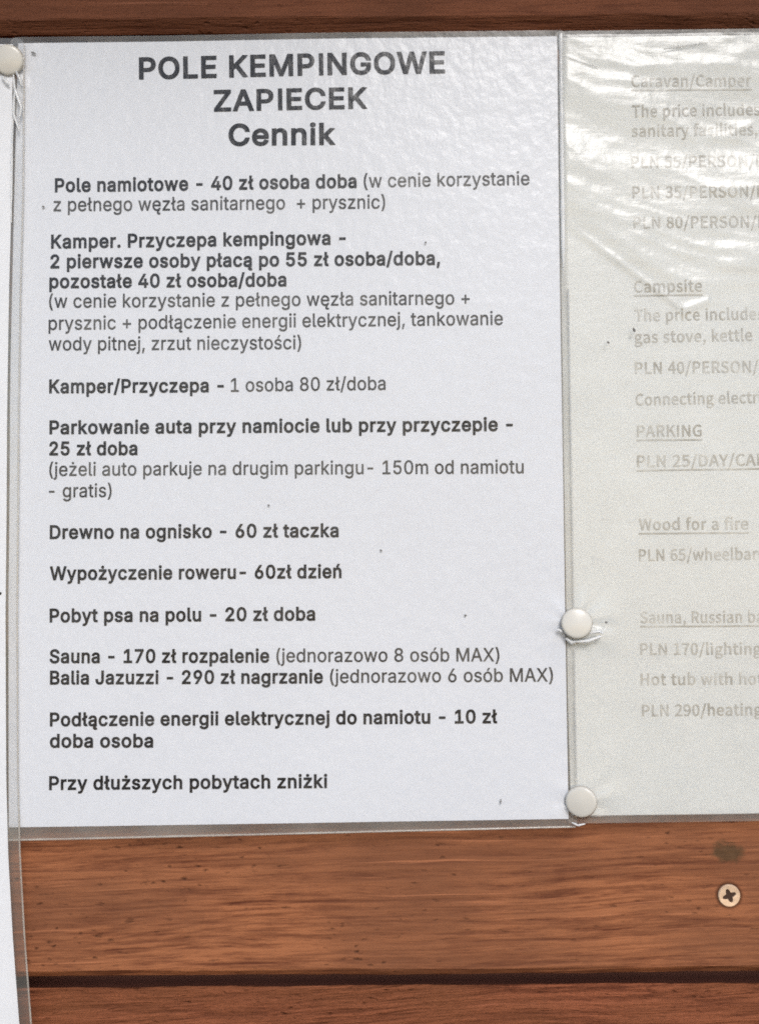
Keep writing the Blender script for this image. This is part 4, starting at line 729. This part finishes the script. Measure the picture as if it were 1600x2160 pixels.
        101: (200, ((13, 95, 26, 39, 60, 3, 109, -10, 134, -7, 156, 0, 179, 13, 162, 43, 144, 33, 113, 26, 84, 34, 64, 54, 56, 83, 182, 83, 184, 106, 175, 155, 148, 188, 103, 200, 59, 187, 26, 150), (82, 158, 104, 164, 126, 159, 141, 141, 145, 115, 55, 115, 63, 139),)),
        102: (120, ((7, 193, 7, 159, 32, 159, 32, -5, 74, -5, 74, 159, 115, 159, 115, 195, 74, 195, 74, 220, 77, 239, 84, 249, 96, 253, 121, 245, 131, 280, 116, 285, 93, 288, 59, 281, 38, 256, 32, 221, 32, 195),)),
        103: (203, ((33, 12, 39, 7, 27, -3, 16, -19, 13, -37, 24, -67, 53, -87, 96, -93, 149, -83, 185, -57, 198, -22, 189, 7, 165, 24, 126, 28, 89, 28, 71, 31, 63, 36, 62, 51, 69, 61, 75, 58, 96, 55, 133, 63, 160, 88, 171, 126, 169, 143, 162, 158, 157, 162, 194, 161, 194, 195, 124, 195, 96, 200, 59, 192, 31, 166, 20, 127, 24, 104, 34, 86, 43, 76, 27, 56, 24, 39, 26, 24), (51, -32, 58, -13, 66, -5, 82, -8, 142, -10, 153, -16, 156, -27, 150, -43, 131, -55, 101, -60, 73, -56, 56, -47), (66, 149, 79, 162, 96, 167, 114, 162, 126, 149, 132, 127, 126, 105, 113, 91, 96, 87, 79, 91, 66, 105, 61, 127),)),
        104: (219, ((69, -5, 69, 136, 85, 150, 100, 159, 116, 162, 134, 158, 144, 143, 147, 116, 147, -5, 189, -5, 189, 120, 183, 163, 162, 190, 126, 200, 100, 196, 78, 183, 66, 170, 69, 202, 69, 284, 27, 284, 27, -5),)),
        105: (102, ((22, 251, 25, 236, 34, 228, 48, 224, 61, 227, 71, 236, 75, 251, 71, 265, 61, 274, 48, 276, 35, 274, 26, 265), (27, 195, 27, -5, 69, -5, 69, 195),)),
        107: (199, ((27, 284, 27, -5, 69, -5, 69, 48, 98, 84, 152, -5, 197, -4, 124, 113, 188, 193, 144, 195, 69, 103, 69, 284),)),
        108: (105, ((69, 37, 69, 284, 27, 284, 27, 38, 31, 13, 44, -4, 66, -10, 90, -6, 84, 30, 72, 27),)),
        109: (330, ((65, 170, 62, 195, 27, 195, 27, -5, 69, -5, 69, 136, 84, 150, 99, 159, 112, 162, 129, 158, 139, 143, 142, 116, 142, -5, 184, -5, 184, 136, 199, 150, 214, 159, 227, 162, 244, 158, 254, 143, 258, 116, 258, -5, 299, -5, 299, 120, 293, 163, 272, 190, 237, 200, 213, 195, 191, 182, 175, 167, 168, 181, 148, 196, 121, 200, 98, 196, 77, 183),)),
        110: (220, ((65, 170, 62, 195, 27, 195, 27, -5, 69, -5, 69, 136, 85, 150, 100, 159, 116, 162, 134, 158, 144, 143, 147, 116, 147, -5, 189, -5, 189, 120, 183, 163, 162, 190, 126, 200, 100, 196, 78, 183),)),
        111: (218, ((26, 39, 60, 3, 106, -10, 153, 3, 187, 39, 199, 95, 187, 151, 153, 187, 106, 200, 60, 187, 26, 151, 13, 95), (80, 35, 63, 59, 56, 95, 63, 131, 80, 155, 106, 163, 132, 155, 149, 131, 156, 95, 149, 59, 132, 35, 106, 27),)),
        112: (223, ((69, -85, 67, 11, 79, 1, 97, -7, 116, -10, 160, 4, 192, 40, 204, 98, 195, 151, 167, 187, 123, 200, 99, 196, 78, 185, 65, 175, 62, 195, 27, 195, 27, -85), (83, 34, 69, 45, 69, 140, 85, 152, 101, 160, 115, 163, 141, 155, 155, 133, 160, 98, 153, 59, 136, 35, 111, 27),)),
        114: (142, ((64, 163, 62, 195, 27, 195, 27, -5, 69, -5, 69, 121, 83, 145, 97, 157, 119, 161, 135, 156, 143, 194, 125, 200, 94, 195, 74, 180),)),
        115: (170, ((4, 21, 29, 4, 55, -6, 82, -10, 122, -2, 147, 21, 156, 52, 146, 83, 123, 102, 75, 122, 62, 131, 57, 143, 60, 153, 70, 161, 88, 165, 115, 158, 132, 146, 153, 174, 132, 188, 111, 197, 87, 200, 50, 193, 25, 171, 17, 141, 26, 112, 48, 94, 75, 81, 96, 74, 110, 63, 115, 50, 112, 38, 102, 29, 83, 25, 63, 28, 46, 35, 26, 50),)),
        116: (138, ((4, 193, 4, 159, 33, 159, 33, 59, 38, 23, 57, -1, 92, -10, 133, -2, 124, 34, 99, 26, 85, 30, 77, 40, 75, 58, 75, 159, 126, 159, 126, 195, 75, 195, 75, 249, 38, 249, 35, 195),)),
        117: (219, ((24, 195, 24, 70, 31, 27, 52, 0, 88, -10, 114, -5, 135, 8, 148, 20, 149, -5, 186, -5, 186, 195, 144, 195, 144, 57, 129, 41, 113, 31, 97, 28, 80, 32, 70, 47, 67, 74, 67, 195),)),
        118: (188, ((42, 195, -2, 195, 69, -5, 115, -5, 185, 195, 142, 195, 92, 39),)),
        119: (287, ((3, 195, 58, -5, 103, -5, 140, 137, 177, -5, 224, -5, 278, 195, 237, 195, 200, 46, 161, 195, 122, 195, 83, 48, 46, 195),)),
        121: (188, ((7, -81, 18, -85, 35, -87, 71, -77, 95, -53, 111, -18, 185, 195, 143, 195, 107, 86, 96, 45, 42, 195, -2, 194, 76, 0, 63, -33, 50, -46, 34, -51, 15, -47),)),
    },
}

def glyph_mesh(font, ch):
    key = font + ch
    if key in _cache: return _cache[key]
    cu = bpy.data.curves.new('g', 'CURVE')
    cu.dimensions = '2D'; cu.fill_mode = 'FRONT'
    for poly in GL[font][ord(ch)][1]:
        sp = cu.splines.new('POLY')
        sp.points.add(len(poly) // 2 - 1)
        for q, x, y in zip(sp.points, poly[0::2], poly[1::2]): q.co = (x / 1000, y / 1000, 0, 1)
        sp.use_cyclic_u = True
    ob = bpy.data.objects.new('g', cu)
    COL.objects.link(ob)
    dg = bpy.context.evaluated_depsgraph_get()
    me = ob.evaluated_get(dg).to_mesh()
    res = ([(v.co.x, v.co.y) for v in me.vertices], [tuple(p.vertices) for p in me.polygons])
    bpy.data.objects.remove(ob); bpy.data.curves.remove(cu)
    _cache[key] = res
    return res
_cache = {}
CAPH = {f: max(max(p[1::2]) for p in GL[f][ord('P')][1]) for f in ('bold', 'eng')}
CAPH['reg'] = CAPH['bold'] - 16
SPACE = {f: int(0.39 * CAPH[f]) for f in CAPH}

class Print:
    def __init__(self, sh, y, lift):
        self.V, self.F, self.sh, self.y, self.lift = [], [], sh, y, lift
    def add(self, p):
        q = Vector(p)
        q.y = -(self.sh.layer + bulge(q.x, q.z) + self.lift)
        self.V.append(q); return len(self.V) - 1
    def line(self, runs, x0, y0, x1, y1, cap, track=0):
        """runs of (font, text) set from pixel (x0, y0) to (x1, y1) on the baseline, cap height in photo pixels"""
        W, items, kern = 0, [], track
        for font, text in runs:
            for ch in text:
                if ch == ' ': W += SPACE[font]; continue
                items.append((font, ch, W)); W += GL[font][ord(ch)][0] + kern
        fa, ca, _ = items[0]
        xmin = min(min(poly[0::2]) for poly in GL[fa][ord(ca)][1])
        fl, cl, wl = items[-1]
        xmax = wl + max(max(poly[0::2]) for poly in GL[fl][ord(cl)][1])
        A, B = at(x0, y0, self.y), at(x1, y1, self.y)
        ux = (B - A) / (xmax - xmin)
        mm = (at(x0, y0 - cap, self.y) - A).length
        up = Vector((-ux.z, 0, ux.x)).normalized() * (mm / CAPH[fa])
        for font, ch, wx in items:
            vv, ff = glyph_mesh(font, ch)
            ids = [self.add(A + ux * (wx + x * 1000 - xmin) + up * (y * 1000)) for x, y in vv]
            self.F += [tuple(ids[i] for i in f) for f in ff]
    def rule(self, x0, y0, x1, y1, th):
        n = 10
        for i in range(n):
            a, b = i / n, (i + 1) / n
            q = [at(lerp(x0, x1, a), lerp(y0, y1, a) + th, self.y), at(lerp(x0, x1, b), lerp(y0, y1, b) + th, self.y),
                 at(lerp(x0, x1, b), lerp(y0, y1, b), self.y), at(lerp(x0, x1, a), lerp(y0, y1, a), self.y)]
            self.F.append(tuple(self.add(p) for p in q))
    def build(self, name, mat, parent):
        o = mesh_obj(name, self.V, self.F, mat, parent)
        self.V, self.F = [], []
        return o

hd = Print(main, Y_M, 0.0002)
b = 'bold'; r_ = 'reg'
for text, x0, y0, x1, y1, cap in [('POLE KEMPINGOWE', 293, 165, 938, 154, 45), ('ZAPIECEK', 451, 233.6, 775, 229, 44), ('Cennik', 482, 306, 708, 305, 45)]:
    hd.line([(b, text)], x0, y0, x1, y1, cap)
    hd.build('heading', M_INK_H, M_PAP)
bd, tx = Print(main, Y_M, 0.0002), Print(main, Y_M, 0.0002)
CP = 28.5
for pr, text, x0, y0, x1, y1 in [
    (bd, 'Pole namiotowe - 40 zł osoba doba', 116, 404, 752, 396),
    (tx, '(w cenie korzystanie', 767, 396, 1116, 390),
    (tx, 'z pełnego węzła sanitarnego  + prysznic)', 113, 445, 812, 440),
    (bd, 'Kamper. Przyczepa kempingowa -', 108, 523, 729, 515),
    (bd, '2 pierwsze osoby płacą po 55 zł osoba/doba,', 106.6, 565, 928, 558),
    (bd, 'pozostałe 40 zł osoba/doba', 104.5, 607, 604, 603),
    (tx, '(w cenie korzystanie z pełnego węzła sanitarnego +', 104, 649, 990, 642),
    (tx, 'prysznic + podłączenie energii elektrycznej, tankowanie', 103, 695.6, 1060, 685),
    (tx, 'wody pitnej, zrzut nieczystości)', 103, 739, 635, 736),
    (bd, 'Kamper/Przyczepa -', 104, 828.6, 472, 826),
    (tx, '1 osoba 80 zł/doba', 487, 826, 813, 822),
    (bd, 'Parkowanie auta przy namiocie lub przy przyczepie -', 104.5, 915, 1081, 908),
    (bd, '25 zł doba', 104, 959.5, 290, 959),
    (tx, '(jeżeli auto parkuje na drugim parkingu- 150m od namiotu', 104, 1003.6, 1104, 998),
    (tx, '- gratis)', 103, 1049, 235.5, 1048),
    (bd, 'Drewno na ognisko - 60 zł taczka', 105, 1136, 714, 1132),
    (bd, 'Wypożyczenie roweru- 60zł dzień', 105, 1223, 720, 1218.5),
    (bd, 'Pobyt psa na polu - 20 zł doba', 105, 1312, 664.5, 1308),
    (bd, 'Sauna - 170 zł rozpalenie', 105, 1398, 568, 1396.5),
    (tx, '(jednorazowo 8 osób MAX)', 583, 1396.5, 1053, 1395),
    (bd, 'Balia Jazuzzi - 290 zł nagrzanie', 106, 1443, 681, 1440.5),
    (tx, '(jednorazowo 6 osób MAX)', 696, 1440.5, 1166, 1437.6),
    (bd, 'Podłączenie energii elektrycznej do namiotu - 10 zł', 106, 1531, 1048.6, 1525),
    (bd, 'doba osoba', 106, 1576, 323.6, 1575.5),
    (bd, 'Przy dłuższych pobytach zniżki', 104.6, 1665, 690, 1661),
]:
    pr.line([(b if pr is bd else r_, text)], x0, y0, x1, y1, CP)
    pr.build('bold_lettering' if pr is bd else 'lettering', M_INK if pr is bd else M_INK_T, M_PAP)

en = Print(right, Y_R, 0.0002)
CE = 24.5
for text, x0, y0, x1, y1, ul in [
    ('Caravan/Camper', 1331, 182, 1584, 181, 1),
    ('The price includes', 1333, 246, 1602, 242, 0),
    ('sanitary facilities,', 1332, 287, 1597, 284, 0),
    ('PLN 55/PERSON/DAY', 1332, 353, 1652, 350, 0),
    ('PLN 35/PERSON/DAY', 1334, 417, 1654, 414, 0),
    ('PLN 80/PERSON/DAY', 1336, 481, 1656, 478, 0),
    ('Campsite', 1337, 616, 1480, 614, 1),
    ('The price includes', 1338, 677, 1610, 673, 0),
    ('gas stove, kettle', 1338, 723, 1586, 718, 0),
    ('PLN 40/PERSON/DAY', 1339, 788, 1660, 784, 0),
    ('Connecting electricity', 1340, 855, 1660, 848, 0),
    ('PARKING', 1343, 921, 1479, 920, 1),
    ('PLN 25/DAY/CAR', 1343, 985, 1615, 981, 1),
    ('Wood for a fire', 1347, 1118, 1577, 1116, 1),
    ('PLN 65/wheelbarrow', 1347, 1183, 1652, 1179, 0),
    ('Sauna, Russian bania', 1350, 1314, 1652, 1312, 1),
    ('PLN 170/lighting', 1350, 1381, 1604, 1380, 0),
    ('Hot tub with hot', 1351, 1445, 1608, 1443, 0),
    ('PLN 290/heating', 1354, 1511, 1606, 1508, 0),
]:
    en.line([('eng', text)], x0, y0, x1, y1, CE, 6)
    if ul: en.rule(x0 - 1, y0 + 6, x1 + 1, y1 + 6, 3.2)
    en.build('lettering', M_INK_E, R_PAPER)

# specks of dirt caught on the price list, and the one stroke of print the left sheet shows
M_SPECK = NT('dirt_speck'); M_SPECK.principled((0.20, 0.19, 0.18), 0.8); M_SPECK = M_SPECK.m
sp = Print(main, Y_M, 0.0009)
def dot(pr, px, py, rx, ry, rot=0.0):
    ids = []
    for i in range(9):
        a = -i / 9 * 2 * PI
        k_ = 1 + 0.35 * noise.noise(Vector((px, py, i * 1.7)))
        dx, dy = rx * math.cos(a) * k_, ry * math.sin(a) * k_
        ids.append(pr.add(at(px + dx * math.cos(rot) - dy * math.sin(rot), py + dx * math.sin(rot) + dy * math.cos(rot), pr.y)))
    pr.F.append(tuple(ids))
for a in [(803, 1161, 3.4, 1.8, 0.9), (981, 1298, 2.6, 2.2, 0), (567, 1066, 2.6, 1.8, 0.4), (1055, 1690, 1.4, 6, 0.05),
          (72, 113, 6, 2.4, 0.35), (897, 513, 2.2, 2.2, 0),
          (93, 437, 3.4, 2.2, 0.2)]:
    dot(sp, *a)
    sp.build('dirt_speck', M_SPECK, price)
lm = Print(left, Y_L, 0.0002)
dot(lm, -4, 1252, 8, 4, 0.0)
lm.build('lettering', M_INK, L_PAPER)
sr_ = Print(right, Y_R, 0.0036)
for a in [(1332, 700, 3, 5, -0.4), (1278, 726, 3, 2.4, 0.6), (1274, 1312, 3.0, 2.4, 0)]:
    dot(sr_, *a)
    sr_.build('dirt_speck', M_SPECK, eng)

# ------------------------------------------------------------------ push pins
def pin_mat(name, col):
    k = NT(name)
    n = k.noise(k.mapping((150, 150, 150)), 1, 3)
    c = k.mix(n, tuple(x * 0.93 for x in col), col)
    k.principled(c, 0.22, None, Specular_IOR_Level=0.5)
    return k.m
M_PIN = pin_mat('cream_plastic', (0.78, 0.745, 0.675))
M_RIM_SHADE = pin_mat('cream_rim_shade', (0.50, 0.46, 0.40))  # darker cream paints the shading round the rim
k = NT('pin_steel'); k.principled((0.5, 0.5, 0.5), 0.35, None, Metallic=1.0); M_STEEL = k.m

def lathe(name, prof, mat, parent, n=48, cap=True):
    """profile of (radius, height towards the viewer) spun about the y axis, in the parent's space"""
    V, F = [], []
    for (r, h) in prof:
        for i in range(n):
            a = i / n * 2 * PI
            V.append((r * math.cos(a), -h, r * math.sin(a)))
    for j in range(len(prof) - 1):
        for i in range(n):
            F.append((j * n + i, j * n + (i + 1) % n, (j + 1) * n + (i + 1) % n, (j + 1) * n + i))
    if cap: F.append(tuple(range((len(prof) - 1) * n, len(prof) * n)))
    me = bpy.data.meshes.new(name)
    me.from_pydata(V, [], F)
    me.materials.append(mat); me.shade_smooth()
    bm = bmesh.new(); bm.from_mesh(me); bmesh.ops.recalc_face_normals(bm, faces=bm.faces[:]); bm.to_mesh(me); bm.free()
    o = bpy.data.objects.new(name, me)
    COL.objects.link(o); o.parent = parent
    return o

def make_pin(loc):
    t = empty('push_pin', loc)
    R0 = 0.0056
    dome = [(R0 * 1.0, 0.0007), (R0 * 0.995, 0.0011), (R0 * 0.96, 0.0014), (R0 * 0.88, 0.0016), (R0 * 0.78, 0.0017), (R0 * 0.6, 0.00185), (R0 * 0.35, 0.0020), (R0 * 0.15, 0.0021), (R0 * 0.02, 0.0021)]
    lathe('pin_head', dome, M_PIN, t)
    lathe('pin_rim', [(R0 * 0.8, -0.0006), (R0 * 1.0, -0.0004), (R0 * 1.03, 0.0000), (R0 * 1.04, 0.0005), (R0 * 1.0, 0.0009), (R0 * 0.93, 0.0010)], M_RIM_SHADE, t, cap=False)
    lathe('pin_needle', [(0.0005, 0.0), (0.0005, -0.0085), (0.00005, -0.0105)], M_STEEL, t, 12)
    return t

labels = ['cream push pin in the upper left corner of the Polish price list, half cut off',
          'cream push pin partway up the seam between the two price lists',
          'cream push pin at the bottom end of the seam, above the bare wood']
first = make_pin((0, 0, 0))
for i, lab in enumerate(labels):
    px, py = PIN_POS[i]
    p = at(px, py, -0.0070)
    if i == 0: t = first
    else:
        t = first.copy(); COL.objects.link(t)
        for ch in first.children:
            c = ch.copy(); COL.objects.link(c); c.parent = t
    t.location = (p.x, -0.0050, p.z)
    t.rotation_euler = ((0.16, 0.0, 0.10), (-0.12, 0.4, -0.10), (0.08, 1.1, -0.18))[i]
    tag(t, lab, 'push pin', 'cream push pins')

# ------------------------------------------------------------------ screw
k = NT('screw_brass')
cn = k.noise(k.mapping((600, 600, 600)), 1, 3)
k.principled(k.mix(cn, (0.80, 0.52, 0.32), (1.0, 0.76, 0.55)), 0.42, None, Metallic=0.25); M_BRASS = k.m
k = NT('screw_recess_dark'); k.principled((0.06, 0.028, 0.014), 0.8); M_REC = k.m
scr = tag(empty('screw', (SCREW.x, LAP * (SCREW.z - Z_LOW) / PITCH, SCREW.z)), 'coppery cross slotted screw sunk in the plank below the faded sheet', 'screw')
def screw_head():
    n = 64
    R = 0.0042
    rings = []
    def star(a):
        q = abs(math.cos(2 * (a - 0.35)))
        return 0.00135 + 0.00125 * q ** 2.2
    for kind in range(5):
        ring = []
        for i in range(n):
            a = i / n * 2 * PI
            rr_ = [R * 1.0, R * 0.97, R * 0.90, star(a) * 1.03, star(a) * 0.9][kind]
            hh = [-0.0010, 0.0003, 0.0006, 0.00045, -0.0004][kind]
            ring.append((rr_ * math.cos(a), -hh, rr_ * math.sin(a)))
        rings.append(ring)
    V = [v for r in rings for v in r]
    F = []
    for j in range(4):
        for i in range(n):
            F.append((j * n + i, j * n + (i + 1) % n, (j + 1) * n + (i + 1) % n, (j + 1) * n + i))
    o = mesh_obj('screw_head', V, F, M_BRASS)
    o.parent = scr
    W = [(v[0], 0.0003 if True else 0, v[2]) for v in rings[4]]
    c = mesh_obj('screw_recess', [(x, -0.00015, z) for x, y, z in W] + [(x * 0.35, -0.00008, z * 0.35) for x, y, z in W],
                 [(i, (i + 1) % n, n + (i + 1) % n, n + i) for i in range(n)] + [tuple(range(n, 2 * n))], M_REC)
    c.parent = scr
screw_head()
